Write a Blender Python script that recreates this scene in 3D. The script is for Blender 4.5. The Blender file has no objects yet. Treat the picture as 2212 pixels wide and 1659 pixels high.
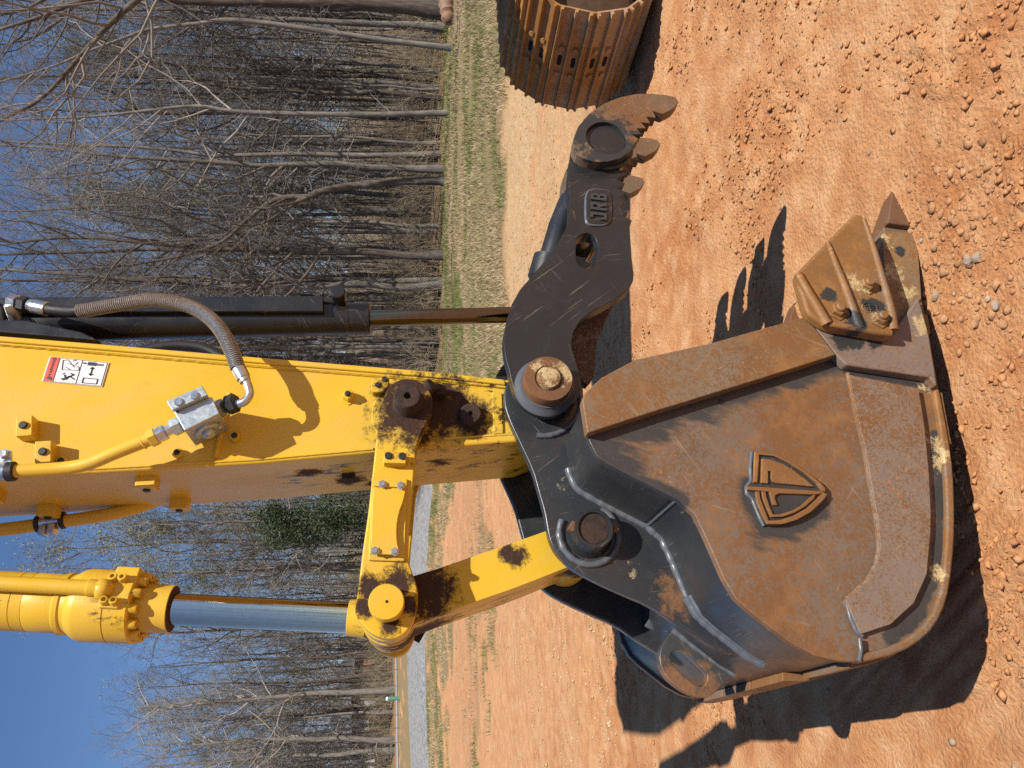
import bpy, bmesh, math, random
import numpy as np
from mathutils import Vector, Matrix, geometry

SC = bpy.context.scene
COL = SC.collection
R = math.radians
# World frame: X runs along the excavator (towards its tracks), Y away across it, Z up.
# The photographer stands at the origin, eye height 1.6 m.
YAW = R(24.3)
CT, ST = math.cos(YAW), math.sin(YAW)
def W(xc, yc):            # (right, ahead) of the photographer -> world X, Y
    return xc * CT + yc * ST, -xc * ST + yc * CT

# ------------------------------------------------------------------ camera (a portrait shot stored sideways)
cam = bpy.data.cameras.new('camera')
cam.sensor_fit = 'HORIZONTAL'; cam.sensor_width = 36.0
cam.lens = 36.0 * 1661.0 / 2212.0
cam.clip_start = 0.05; cam.clip_end = 3000
camo = bpy.data.objects.new('camera', cam); COL.objects.link(camo)
PITCH = R(7.5)
fw = Vector((ST * math.cos(PITCH), CT * math.cos(PITCH), -math.sin(PITCH)))
rt = Vector((CT, -ST, 0))
up = rt.cross(fw)
# picture left = up, picture top = right
cx, cy, cz = -up, rt, -fw
camo.matrix_world = Matrix(((cx.x, cy.x, cz.x, 0), (cx.y, cy.y, cz.y, 0), (cx.z, cy.z, cz.z, 1.6), (0, 0, 0, 1)))
SC.camera = camo

# ------------------------------------------------------------------ sky, sun, exposure
SUN = Vector((0.170, -0.579, 0.797)).normalized()
world = bpy.data.worlds.new('World'); SC.world = world; world.use_nodes = True
wn = world.node_tree
sky = wn.nodes.new('ShaderNodeTexSky'); sky.sky_type = 'NISHITA'; sky.sun_disc = False
sky.sun_elevation = math.asin(SUN.z)
sky.sun_rotation = math.atan2(SUN.x, SUN.y)
sky.altitude = 250; sky.air_density = 1.0; sky.dust_density = 0.0; sky.ozone_density = 8.0
bg = wn.nodes['Background']; bg.inputs['Strength'].default_value = 0.085
wn.links.new(sky.outputs[0], bg.inputs[0])
sl = bpy.data.lights.new('sun', 'SUN'); sl.energy = 5.0; sl.angle = R(0.53); sl.color = (1.0, 0.94, 0.86)
so = bpy.data.objects.new('sun', sl); COL.objects.link(so)
so.rotation_euler = SUN.to_track_quat('Z', 'Y').to_euler(); so.location = SUN * 50
SC.view_settings.view_transform = 'Standard'; SC.view_settings.look = 'None'
SC.view_settings.exposure = 0.46; SC.view_settings.gamma = 1.0
SC.render.engine = 'CYCLES'
SC.cycles.max_bounces = 5; SC.cycles.diffuse_bounces = 2; SC.cycles.glossy_bounces = 3
SC.cycles.transparent_max_bounces = 4; SC.cycles.use_denoising = False

# ------------------------------------------------------------------ node helpers
class N:
    def __init__(s, name, rough=0.6, metal=0.0, spec=0.5):
        s.m = bpy.data.materials.new(name); s.m.use_nodes = True
        s.t = s.m.node_tree; s.b = s.t.nodes['Principled BSDF']
        s.b.inputs['Roughness'].default_value = rough; s.b.inputs['Metallic'].default_value = metal
        s.b.inputs['Specular IOR Level'].default_value = spec
        g = s.t.nodes.new('ShaderNodeNewGeometry'); s.pos = g.outputs['Position']; s.normal = g.outputs['Normal']
    def set(s, sock, v):
        if hasattr(v, 'is_output') or isinstance(v, bpy.types.NodeSocket): s.t.links.new(v, sock)
        else: sock.default_value = v
    def math(s, op, a, b=0.0, c=None, clamp=False):
        n = s.t.nodes.new('ShaderNodeMath'); n.operation = op; n.use_clamp = clamp
        s.set(n.inputs[0], a); s.set(n.inputs[1], b)
        if c is not None: s.set(n.inputs[2], c)
        return n.outputs[0]
    def vm(s, op, a, b=(0, 0, 0)):
        n = s.t.nodes.new('ShaderNodeVectorMath'); n.operation = op
        s.set(n.inputs[0], a)
        if op == 'SCALE': s.set(n.inputs['Scale'], b)
        else: s.set(n.inputs[1], b)
        return n.outputs['Value'] if op in ('DOT_PRODUCT', 'DISTANCE', 'LENGTH') else n.outputs['Vector']
    def noise(s, scale, detail=4, rough=0.6, vec=None, dist=0.0):
        n = s.t.nodes.new('ShaderNodeTexNoise'); n.inputs['Scale'].default_value = scale
        n.inputs['Detail'].default_value = detail; n.inputs['Roughness'].default_value = rough
        n.inputs['Distortion'].default_value = dist
        s.t.links.new(vec if vec is not None else s.pos, n.inputs['Vector']); return n.outputs['Fac']
    def vor(s, scale, vec=None, feature='F1'):
        n = s.t.nodes.new('ShaderNodeTexVoronoi'); n.feature = feature; n.inputs['Scale'].default_value = scale
        s.t.links.new(vec if vec is not None else s.pos, n.inputs['Vector']); return n.outputs['Distance'], n.outputs['Color']
    def map(s, scale=(1, 1, 1), rot=(0, 0, 0), loc=(0, 0, 0), vec=None):
        n = s.t.nodes.new('ShaderNodeMapping'); n.inputs['Scale'].default_value = scale
        n.inputs['Rotation'].default_value = rot; n.inputs['Location'].default_value = loc
        s.t.links.new(vec if vec is not None else s.pos, n.inputs['Vector']); return n.outputs[0]
    def streak(s, rot, scale, loc=(0, 0, 0)): return s.map(scale, (0, 0, 0), loc, s.map(rot=rot))
    def ramp(s, f, a, b, lo=0.0, hi=1.0):     # linear remap a..b -> lo..hi, clamped
        n = s.t.nodes.new('ShaderNodeMapRange'); n.clamp = True
        s.set(n.inputs[0], f)
        for i, v in zip((1, 2, 3, 4), (a, b, lo, hi)): n.inputs[i].default_value = v
        return n.outputs[0]
    def mix(s, f, a, b):
        n = s.t.nodes.new('ShaderNodeMix'); n.data_type = 'RGBA'
        s.set(n.inputs[0], f)
        for i, v in ((6, a), (7, b)): s.set(n.inputs[i], (*v, 1) if isinstance(v, tuple) and len(v) == 3 else v)
        return n.outputs[2]
    def bump(s, h, strength=0.4, dist=0.01, prev=None):
        n = s.t.nodes.new('ShaderNodeBump'); n.inputs['Strength'].default_value = strength; n.inputs['Distance'].default_value = dist
        s.t.links.new(h, n.inputs['Height'])
        if prev is not None: s.t.links.new(prev, n.inputs['Normal'])
        return n.outputs[0]
    def spots(s, pts, nz, k=3.2, lo=0.12, hi=0.34):                  # stain mask round given places, broken up by noise
        tot = None
        for (x, y, z, r) in pts:
            d = s.vm('DISTANCE', s.pos, (x, y, z))
            f = s.math('SUBTRACT', 1.0, s.math('DIVIDE', d, r))
            tot = f if tot is None else s.math('MAXIMUM', tot, f)
        return s.ramp(s.math('ADD', tot, s.math('MULTIPLY', s.math('SUBTRACT', nz, 0.5), k)), lo, hi)
    def seg(s, a, b, w):                    # 1 on the segment a-b (X, Z), 0 at w metres away
        p = s.vm('MULTIPLY', s.pos, (1, 0, 1)); a3 = (a[0], 0, a[1]); d = (b[0] - a[0], 0, b[1] - a[1]); L2 = d[0] ** 2 + d[2] ** 2
        pa = s.vm('SUBTRACT', p, a3)
        t = s.math('DIVIDE', s.vm('DOT_PRODUCT', pa, d), L2, clamp=True)
        q = s.vm('SUBTRACT', pa, s.vm('SCALE', d, t))
        return s.math('SUBTRACT', 1.0, s.math('DIVIDE', s.vm('LENGTH', q), w))
    def out(s, col=None, rough=None, normal=None, metal=None):
        if col is not None: s.set(s.b.inputs['Base Color'], (*col, 1) if isinstance(col, tuple) else col)
        if rough is not None: s.set(s.b.inputs['Roughness'], rough)
        if metal is not None: s.set(s.b.inputs['Metallic'], metal)
        if normal is not None: s.t.links.new(normal, s.b.inputs['Normal'])
        return s.m

def mat_yellow(name, greasy=(), chips=(), chipamt=0.0):
    n = N(name, 0.38, 0, 0.3)
    big = n.noise(2.2, 3); fine = n.noise(160, 3)
    col = n.mix(n.ramp(big, 0.35, 0.7), (0.625, 0.400, 0.030), (0.56, 0.345, 0.022))
    # dust film and faint smears
    sm = n.noise(7, 6, 0.7, n.streak((0, 0.5, 0), (1, 1, 0.35)))
    col = n.mix(n.ramp(sm, 0.45, 0.75, 0, 0.6), col, (0.54, 0.355, 0.095))
    sc = n.noise(26, 8, 0.75)
    chip = n.ramp(sc, 0.69 - chipamt, 0.71 - chipamt)
    dirt = n.ramp(n.noise(11, 9, 0.72), 0.60, 0.74, 0, 0.75)
    gate = n.ramp(n.noise(3.1, 3, 0.5, n.map(loc=(3, 1, 7))), 0.42, 0.62)
    col = n.mix(n.math('MULTIPLY', dirt, gate), col, (0.30, 0.155, 0.035))
    if chips:
        col = n.mix(n.math('MULTIPLY', n.ramp(n.noise(20, 10, 0.78, n.map((1, 1, 0.45))), 0.535, 0.57), n.spots(chips, n.noise(5, 4), 2.5, 0.05, 0.5)), col, (0.055, 0.024, 0.012))
    col = n.mix(n.math('MULTIPLY', chip, 0.85), col, (0.10, 0.04, 0.015))
    h = n.math('MULTIPLY', fine, 0.15)
    rough = n.ramp(sm, 0.3, 0.8, 0.30, 0.52)
    if greasy:
        g = n.spots(greasy, n.noise(24, 9, 0.8), 2.8, 0.02, 0.42)
        lump = n.noise(70, 8, 0.75)
        gc = n.mix(lump, (0.012, 0.006, 0.004), (0.075, 0.036, 0.02))
        col = n.mix(g, col, gc)
        h = n.math('ADD', h, n.math('MULTIPLY', g, n.math('MULTIPLY', lump, 2.2)))
        rough = n.math('ADD', rough, n.math('MULTIPLY', g, 0.4))
    return n.out(col, rough, n.bump(h, 0.5, 0.006))

def mat_black(name, rust=(), pale=(), base=(0.0125, 0.014, 0.0155), wear=0.16):
    n = N(name, 0.34)
    col = n.mix(n.noise(9, 6, 0.7), base, tuple(c * 1.9 for c in base))
    # fine scratches in two directions
    scr = None
    for k, (rot, sc) in enumerate((((0, 0.6, 0), 6), ((0, -0.9, 0), 5), ((0, 1.7, 0), 7), ((0, 0.2, 0), 8))):
        v = n.streak(rot, (1, 1, 34), (k * 3.1, 0, k))
        w = n.noise(sc, 4, 0.75, v, 0.3)
        m = n.math('MULTIPLY', n.ramp(w, 0.635, 0.68), n.ramp(n.noise(3.5, 3, 0.5, n.map(loc=(k * 5, 2, 1))), 0.45, 0.6))
        scr = m if scr is None else n.math('MAXIMUM', scr, m)
    col = n.mix(n.math('MULTIPLY', scr, 0.7), col, (0.21, 0.165, 0.12))
    dust = n.ramp(n.noise(5, 7, 0.7), 0.45, 0.75, 0, wear)
    col = n.mix(dust, col, (0.085, 0.078, 0.070))
    fl = n.ramp(n.noise(48, 6, 0.7), 0.70, 0.73)
    col = n.mix(n.math('MULTIPLY', fl, 0.6), col, (0.22, 0.17, 0.11))
    rough = n.ramp(n.noise(12, 5), 0.3, 0.7, 0.24, 0.44)
    if rust:
        g = n.math('MULTIPLY', n.spots(rust, n.noise(22, 9, 0.78), 4.0, 0.1, 0.7), 0.8)
        col = n.mix(g, col, n.mix(n.noise(90, 4), (0.10, 0.045, 0.018), (0.30, 0.14, 0.05)))
        rough = n.math('ADD', rough, n.math('MULTIPLY', g, 0.25))
    if pale:
        g = n.math('MULTIPLY', n.spots(pale, n.noise(30, 10, 0.8), 6.0, 0.3, 0.6), n.ramp(n.noise(150, 4), 0.35, 0.5, 0.3, 1))
        col = n.mix(g, col, (0.30, 0.235, 0.14))
    return n.out(col, rough, n.bump(n.noise(150, 4), 0.12, 0.004))

def mat_rust(name, dark=(), pale=(), segs=(), grey=0.5, tint=1.0, steel=(0.215, 0.165, 0.14)):
    n = N(name, 0.62, 0.0, 0.4)
    a = n.noise(135, 5, 0.75); b = n.noise(30, 6, 0.7); c = n.noise(2.0, 4, 0.6)
    rustc = n.mix(n.noise(260, 3, 0.6), (0.10 * tint, 0.046 * tint, 0.018), (0.215 * tint, 0.098 * tint, 0.034))
    rustc = n.mix(n.ramp(n.noise(7, 8, 0.7), 0.52, 0.74, 0, 0.8), rustc, (0.30 * tint, 0.145 * tint, 0.050))
    rustc = n.mix(n.ramp(n.noise(4.5, 7, 0.7, n.map(loc=(9, 4, 2))), 0.55, 0.72, 0, 0.7), rustc, (0.085 * tint, 0.052 * tint, 0.034))
    mk = n.math('ADD', n.math('MULTIPLY', a, 0.95), n.math('MULTIPLY', b, 0.35))
    mk = n.math('ADD', mk, n.math('MULTIPLY', n.math('SUBTRACT', c, 0.5), 0.75))
    cov = n.ramp(mk, grey * 1.3 - 0.07, grey * 1.3 + 0.07)
    stc = n.mix(n.noise(11, 6, 0.7), tuple(v * 0.85 for v in steel), tuple(v * 1.2 for v in steel))
    col = n.mix(cov, stc, rustc)
    fl = n.math('MULTIPLY', n.ramp(n.noise(95, 4, 0.7), 0.60, 0.66), n.ramp(n.noise(2.6, 4, 0.6, n.map(loc=(1, 7, 3))), 0.46, 0.6))
    col = n.mix(n.math('MULTIPLY', fl, 0.75), col, (0.40 * tint, 0.185 * tint, 0.055))
    lines = n.ramp(n.noise(2.2, 5, 0.6, n.streak((0, 0.8, 0), (1, 1, 6)), 1.5), 0.668, 0.69, 0, 0.8)
    col = n.mix(lines, col, (0.33, 0.12, 0.035))
    for k, (ro, lo) in enumerate(((0.5, 0.0), (-0.7, 5.0), (1.2, 9.0))):
        gz = n.noise(5, 3, 0.6, n.streak((0, ro, 0), (1, 1, 30), (lo, 0, lo)), 0.2)
        col = n.mix(n.math('MULTIPLY', n.ramp(gz, 0.655, 0.69, 0, 0.55), n.ramp(n.noise(3, 3, 0.5, n.map(loc=(lo, 1, 2))), 0.5, 0.62)), col, (0.30, 0.20, 0.125))
    rough = n.ramp(cov, 0, 1, 0.40, 0.62)
    nz = n.noise(13, 8, 0.7)
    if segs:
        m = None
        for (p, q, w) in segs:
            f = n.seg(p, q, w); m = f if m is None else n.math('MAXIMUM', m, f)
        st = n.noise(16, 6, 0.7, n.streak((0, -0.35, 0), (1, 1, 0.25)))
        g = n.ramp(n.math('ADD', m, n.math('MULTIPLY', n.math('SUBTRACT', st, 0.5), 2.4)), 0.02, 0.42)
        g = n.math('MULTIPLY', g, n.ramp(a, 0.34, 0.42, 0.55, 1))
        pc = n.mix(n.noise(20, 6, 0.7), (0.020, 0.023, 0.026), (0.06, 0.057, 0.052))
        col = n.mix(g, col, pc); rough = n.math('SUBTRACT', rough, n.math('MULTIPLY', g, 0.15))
    if dark:
        g = n.spots(dark, nz)
        col = n.mix(g, col, (0.03, 0.031, 0.031))
    h = n.math('MULTIPLY', a, 0.6)
    if pale:
        g = n.math('MULTIPLY', n.spots(pale, n.noise(34, 10, 0.8), 6.0, 0.25, 0.6), n.ramp(n.noise(180, 4), 0.32, 0.5, 0.25, 1))
        lump = n.noise(120, 5, 0.7)
        col = n.mix(g, col, n.mix(lump, (0.36, 0.25, 0.11), (0.56, 0.44, 0.24)))
        h = n.math('ADD', h, n.math('MULTIPLY', g, n.math('MULTIPLY', lump, 2)))
    return n.out(col, rough, n.bump(h, 0.35, 0.004))

def mat_plain(name, col, rough=0.5, metal=0.0, var=0.25, scale=30, bump=0.15):
    n = N(name, rough, metal)
    f = n.noise(scale, 5, 0.65)
    c = n.mix(n.ramp(f, 0.3, 0.7), tuple(v * (1 - var) for v in col), tuple(min(1, v * (1 + var)) for v in col))
    return n.out(c, n.ramp(f, 0.3, 0.7, max(0.02, rough - 0.07), rough + 0.07), n.bump(n.noise(scale * 5, 3), bump, 0.003))

# ------------------------------------------------------------------ mesh helpers
def finish(o, smooth=40):
    me = o.data
    me.polygons.foreach_set('use_smooth', [True] * len(me.polygons))
    me.set_sharp_from_angle(angle=R(smooth))
def link(name, me, mat, parent=None, loc=None):
    o = bpy.data.objects.new(name, me); COL.objects.link(o)
    if mat is not None: me.materials.append(mat)
    if parent is not None:
        o.parent = parent
        if parent.type == 'EMPTY': o.matrix_parent_inverse = Matrix.Translation(-parent.location)
    if loc is not None: o.location = loc
    return o
def empty(name, loc=(0, 0, 0), label=None, cat=None, group=None):
    o = bpy.data.objects.new(name, None); COL.objects.link(o); o.location = loc; o.empty_display_size = 0.2
    tag(o, label, cat, group); return o
def tag(o, label=None, cat=None, group=None, kind=None):
    if label: o['label'] = label
    if cat: o['category'] = cat
    if group: o['group'] = group
    if kind: o['kind'] = kind
    return o
def bev(o, w, seg=2, ang=30):
    m = o.modifiers.new('bevel', 'BEVEL'); m.width = w; m.segments = seg; m.limit_method = 'ANGLE'; m.angle_limit = R(ang)
    m.harden_normals = True
    return o
def area2(p): return sum(p[i][0] * p[(i + 1) % len(p)][1] - p[(i + 1) % len(p)][0] * p[i][1] for i in range(len(p)))
def ccw(p): return list(p) if area2(p) > 0 else list(p)[::-1]
def chaik(p, n=1, closed=True):
    p = [tuple(q) for q in p]
    for _ in range(n):
        q = []
        for i in range(len(p) if closed else len(p) - 1):
            a, b = p[i], p[(i + 1) % len(p)]
            q.append(tuple(a[k] * .75 + b[k] * .25 for k in range(len(a)))); q.append(tuple(a[k] * .25 + b[k] * .75 for k in range(len(a))))
        if not closed: q = [p[0]] + q + [p[-1]]
        p = q
    return p
def fillet(p, r, n=4):
    out = []; L = len(p)
    for i in range(L):
        a, b, c = (Vector(p[(i - 1) % L]), Vector(p[i]), Vector(p[(i + 1) % L]))
        u, v = (a - b), (c - b); lu, lv = u.length, v.length
        if lu < 1e-6 or lv < 1e-6: continue
        d = min(r, lu * .45, lv * .45); s, e = b + u / lu * d, b + v / lv * d
        for k in range(n + 1):
            t = k / n; q = s * (1 - t) ** 2 + b * 2 * t * (1 - t) + e * t ** 2; out.append((q.x, q.y))
    return out
def circ(c, r, n=28, a0=0.0): return [(c[0] + r * math.cos(a0 + 2 * math.pi * k / n), c[1] + r * math.sin(a0 + 2 * math.pi * k / n)) for k in range(n)]
def plate(name, prof, y0, y1, mat, parent=None, bevel=0.004, holes=(), smooth=40, seg=2):
    prof = ccw(prof); holes = [ccw(h)[::-1] for h in holes]
    loops = [prof] + holes; V = []; F = []; base = []
    for lp in loops:
        base.append(len(V)); V += [(x, y0, z) for x, z in lp] + [(x, y1, z) for x, z in lp]
    for lp, b in zip(loops, base):
        n = len(lp)
        for i in range(n):
            j = (i + 1) % n; F.append((b + i, b + j, b + n + j, b + n + i))
    if not holes:
        n = len(prof); F.append(tuple(range(n - 1, -1, -1))[::-1]); F.append(tuple(range(2 * n - 1, n - 1, -1)))
    else:
        tb = bmesh.new(); tv = []
        for lp, b in zip(loops, base):
            vs = [tb.verts.new((x, z, 0)) for x, z in lp]; tv += [(v, b + i, len(lp)) for i, v in enumerate(vs)]
            for i in range(len(vs)): tb.edges.new((vs[i], vs[(i + 1) % len(vs)]))
        bmesh.ops.triangle_fill(tb, use_beauty=True, use_dissolve=False, edges=tb.edges[:])
        look = {v: (k, n) for v, k, n in tv}
        for f in tb.faces:
            t = [look[v] for v in f.verts]; F.append(tuple(k for k, n in t)); F.append(tuple(k + n for k, n in t[::-1]))
        tb.free()
    me = bpy.data.meshes.new(name); me.from_pydata(V, [], F)
    bm = bmesh.new(); bm.from_mesh(me); bmesh.ops.recalc_face_normals(bm, faces=bm.faces); bm.to_mesh(me); bm.free()
    o = link(name, me, mat, parent); finish(o, smooth)
    if bevel: bev(o, bevel, seg)
    return o
def frame(d):
    d = Vector(d).normalized(); a = Vector((0, 0, 1)) if abs(d.z) < 0.9 else Vector((1, 0, 0))
    u = d.cross(a).normalized(); return d, u, d.cross(u)
def turned(name, p0, p1, prof, mat, parent=None, n=32, caps=True, smooth=35, rot=0.0):
    """surface of revolution about p0->p1; prof = [(distance along, radius)]"""
    p0, p1 = Vector(p0), Vector(p1); d, u, v = frame(p1 - p0); V = []; F = []
    for (t, r) in prof:
        for k in range(n):
            a = rot + 2 * math.pi * k / n; V.append(tuple(p0 + d * t + (u * math.cos(a) + v * math.sin(a)) * r))
    for i in range(len(prof) - 1):
        for k in range(n):
            l = (k + 1) % n; F.append((i * n + k, i * n + l, (i + 1) * n + l, (i + 1) * n + k))
    if caps: F.append(tuple(range(n))[::-1]); F.append(tuple((len(prof) - 1) * n + k for k in range(n)))
    me = bpy.data.meshes.new(name); me.from_pydata(V, [], F)
    bm = bmesh.new(); bm.from_mesh(me); bmesh.ops.recalc_face_normals(bm, faces=bm.faces); bm.to_mesh(me); bm.free()
    o = link(name, me, mat, parent); finish(o, smooth); return o
def rod(name, p0, p1, r, mat, parent=None, n=28, ch=0.003, rot=0.0):
    L = (Vector(p1) - Vector(p0)).length; ch = min(ch, L * .3, r * .5)
    return turned(name, p0, p1, [(0, r - ch), (ch, r), (L - ch, r), (L, r - ch)], mat, parent, n, rot=rot)
def spline(pts, per=8):
    P = [Vector(p) for p in pts]; P = [P[0] * 2 - P[1]] + P + [P[-1] * 2 - P[-2]]; out = []
    for i in range(1, len(P) - 2):
        a, b, c, d = P[i - 1:i + 3]
        for k in range(per):
            t = k / per; out.append(0.5 * ((2 * b) + (c - a) * t + (2 * a - 5 * b + 4 * c - d) * t * t + (3 * b - a - 3 * c + d) * t ** 3))
    out.append(P[-2]); return out
def sweep(name, pts, r, mat, parent=None, n=16, radii=None, smooth=50, wob=0.0, seed=1):
    rnd = random.Random(seed); P = [Vector(p) for p in pts]; V = []; F = []; prev = None
    for i, p in enumerate(P):
        d = (P[min(i + 1, len(P) - 1)] - P[max(i - 1, 0)]).normalized()
        if prev is None: _, u, _ = frame(d)
        else: u = (prev - d * prev.dot(d)).normalized()
        prev = u; v = d.cross(u); rr = radii[i] if radii else r
        if wob: rr *= 1 + rnd.uniform(-wob, wob)
        for k in range(n):
            a = 2 * math.pi * k / n; V.append(tuple(p + (u * math.cos(a) + v * math.sin(a)) * rr))
    for i in range(len(P) - 1):
        for k in range(n):
            l = (k + 1) % n; F.append((i * n + k, i * n + l, (i + 1) * n + l, (i + 1) * n + k))
    F.append(tuple(range(n))[::-1]); F.append(tuple((len(P) - 1) * n + k for k in range(n)))
    me = bpy.data.meshes.new(name); me.from_pydata(V, [], F); o = link(name, me, mat, parent); finish(o, smooth); return o
def weld(name, pts, r, mat, parent, seed=1):
    P = []
    for a, b in zip(pts[:-1], pts[1:]):
        a, b = Vector(a), Vector(b); m = max(1, int((b - a).length / 0.007))
        P += [a.lerp(b, k / m) for k in range(m)]
    P.append(Vector(pts[-1])); rnd = random.Random(seed)
    rr = [r * (0.9 + 0.10 * math.sin(i * 1.3) * rnd.random() + 0.12 * rnd.random()) for i in range(len(P))]
    return sweep(name, P, r, mat, parent, 8, rr)
def hexbolt(name, p, axis, r, h, mat, parent, washer=True, n=6):
    p = Vector(p); d = Vector(axis).normalized()
    prof = [(0, r * 1.45), (h * .18, r * 1.45), (h * .2, r), (h * .88, r), (h, r * .86)] if washer else [(0, r), (h * .85, r), (h, r * .85)]
    return turned(name, p, p + d, prof, mat, parent, n, smooth=25)
def lid(y, pts): return [(x, y, z) for x, z in pts]
def text_mesh(s, size, extrude, bold=0.0):
    c = bpy.data.curves.new('lettering', 'FONT'); c.body = s; c.size = size; c.extrude = extrude; c.offset = bold
    c.align_x = 'CENTER'; c.align_y = 'CENTER'
    o = bpy.data.objects.new('lettering', c); COL.objects.link(o); bpy.context.view_layer.update()
    me = bpy.data.meshes.new_from_object(o.evaluated_get(bpy.context.evaluated_depsgraph_get()))
    bpy.data.objects.remove(o); bpy.data.curves.remove(c); return me

# ================================================================== TERRAIN
def vnoise(x, y, sc, seed=0):
    x = np.asarray(x) * sc + 137.3 * seed; y = np.asarray(y) * sc + 71.9 * seed
    xi, yi = np.floor(x).astype(np.int64), np.floor(y).astype(np.int64); fx, fy = x - xi, y - yi
    fx, fy = fx * fx * (3 - 2 * fx), fy * fy * (3 - 2 * fy)
    def h(a, b):
        n = (a * 374761393 + b * 668265263 + seed * 974711) & 0xffffffff
        n = ((n ^ (n >> 13)) * 1274126177) & 0xffffffff
        return ((n ^ (n >> 16)) & 0xffff) / 65535.0
    return (h(xi, yi) * (1 - fx) + h(xi + 1, yi) * fx) * (1 - fy) + (h(xi, yi + 1) * (1 - fx) + h(xi + 1, yi + 1) * fx) * fy
def fbm(x, y, sc, oct=4, seed=0, g=0.5):
    t = 0; a = 1; s = 0
    for k in range(oct): t = t + a * vnoise(x, y, sc * 2 ** k, seed + k); s += a; a *= g
    return t / s
def ss(a, b, x): t = np.clip((x - a) / (b - a), 0, 1); return t * t * (3 - 2 * t)
def left_w(xc, yc): return ss(0.03, -0.07, xc / np.maximum(yc, 1.0))
def treeline(xc, yc): return 36.0 + 22.0 * ss(0.0, -0.25, xc / np.maximum(yc, 1.0))
def terrain(xc, yc):
    """broad shape of the land, photographer's frame"""
    r = xc / np.maximum(yc, 1.0)
    z = 2.9 * ss(24, 62, yc) * ss(0.10, -0.30, r)
    z = z + 0.085 * np.maximum(0, yc - treeline(xc, yc)) * ss(-5, 5, yc)
    z = z + 0.25 * (fbm(xc, yc, 0.06, 2, 5) - 0.5) * ss(12, 30, yc)
    return z
def micro(X, Y):
    """clods, ruts and track marks on the worked dirt (world frame)"""
    z = 0.045 * (fbm(X, Y, 1.3, 3, 11) - 0.5) + 0.018 * (fbm(X, Y, 7, 3, 12) - 0.5)
    lump = fbm(X, Y, 26, 3, 13, 0.6)
    patchy = ss(0.48, 0.60, fbm(X, Y, 1.6, 3, 41))
    z = z + 0.020 * np.maximum(0, lump - 0.47) * 2.2 * patchy
    # scrape marks running across the yard
    u = X * math.cos(R(112)) + Y * math.sin(R(112)); v = -X * math.sin(R(112)) + Y * math.cos(R(112))
    st = 0.5 * (fbm(u * 0.12, v, 9, 3, 15) - 0.5) + 0.5 * (fbm(u * 0.05, v, 22, 2, 17) - 0.5)
    z = z + 0.040 * st * ss(0.45, 0.6, fbm(X, Y, 0.7, 2, 16))
    # crawler prints scuffed across the dirt beyond the thumb
    for (px_, py_, rad_) in ((2.75, 3.55, .75), (3.35, 3.9, .6), (2.2, 4.4, .6), (0.2, 1.9, .5)):
        g = np.exp(-((X - px_) ** 2 + (Y - py_) ** 2) / rad_ ** 2)
        z = z + 0.016 * g * np.abs(np.sin(v * 44 + 3.0 * fbm(X, Y, 2.5, 2, 18))) * ss(.35, .55, fbm(u * .4, v, 3, 2, 19))
    return z
def cover(xc, yc):
    """(grass, red, pale, litter) coverage 0..1"""
    w = left_w(xc, yc); nz = fbm(xc, yc * 0.6, 0.35, 3, 21); n2 = fbm(xc, yc, 1.3, 3, 22); d = yc + (nz - 0.5) * 6 + (n2 - .5) * 9 * w
    grR = ss(12.2, 15.0, d + (n2 - .5) * 3)
    grL = np.maximum(ss(16.5, 18, d) * (1 - ss(19.5, 21, d)) * 0.6, ss(29, 32, d) * ss(.3, .5, n2 + .08))
    gr = grR * (1 - w) + grL * w
    red = w * ss(18.5, 22, d) * (1 - ss(27, 31, d)) * ss(.25, .5, n2) + (1 - w) * 0.0
    pale = (1 - w * 0.8) * ss(5.5, 10.0, d + (n2 - .5) * 6) * (1 - gr)
    lit = ss(-1.5, 2.5, yc - treeline(xc, yc) + (n2 - .5) * 4)
    return gr * (1 - lit), red, pale, lit

angs = np.concatenate([np.linspace(-180, -42, 40)[:-1], np.linspace(-42, 42, 420), np.linspace(42, 180, 40)[1:]])
rads = np.concatenate([[0.02, 0.4, 0.8, 1.0], np.geomspace(1.2, 9.0, 310), np.geomspace(9.0, 60, 130)[1:], np.geomspace(60, 900, 40)[1:]])
aa, rr = np.meshgrid(np.radians(angs), rads)
gxc, gyc = rr * np.sin(aa), rr * np.cos(aa)
GX, GY = gxc * CT + gyc * ST, -gxc * ST + gyc * CT
gz = terrain(gxc, gyc) + micro(GX, GY) * (1 - ss(9, 20, rr)) + 0.05 * (fbm(gxc, gyc, 0.8, 3, 31) - 0.5) * ss(7, 14, rr)
na, nr = len(angs), len(rads)
V = np.stack([GX, GY, gz], -1).reshape(-1, 3)
i0 = (np.arange(nr - 1)[:, None] * na + np.arange(na - 1)[None]).ravel()
F = np.stack([i0, i0 + na, i0 + na + 1, i0 + 1], -1)
me = bpy.data.meshes.new('ground'); me.vertices.add(len(V)); me.vertices.foreach_set('co', V.ravel())
me.loops.add(F.size); me.loops.foreach_set('vertex_index', F.ravel()); me.polygons.add(len(F))
me.polygons.foreach_set('loop_start', np.arange(0, F.size, 4)); me.polygons.foreach_set('loop_total', np.full(len(F), 4)); me.update(calc_edges=True)
me.polygons.foreach_set('use_smooth', np.ones(len(F), bool))
cv = np.stack(cover(gxc, gyc), -1).reshape(-1, 4)
ca = me.color_attributes.new('cover', 'FLOAT_COLOR', 'POINT'); ca.data.foreach_set('color', cv.astype(np.float32).ravel())
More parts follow.
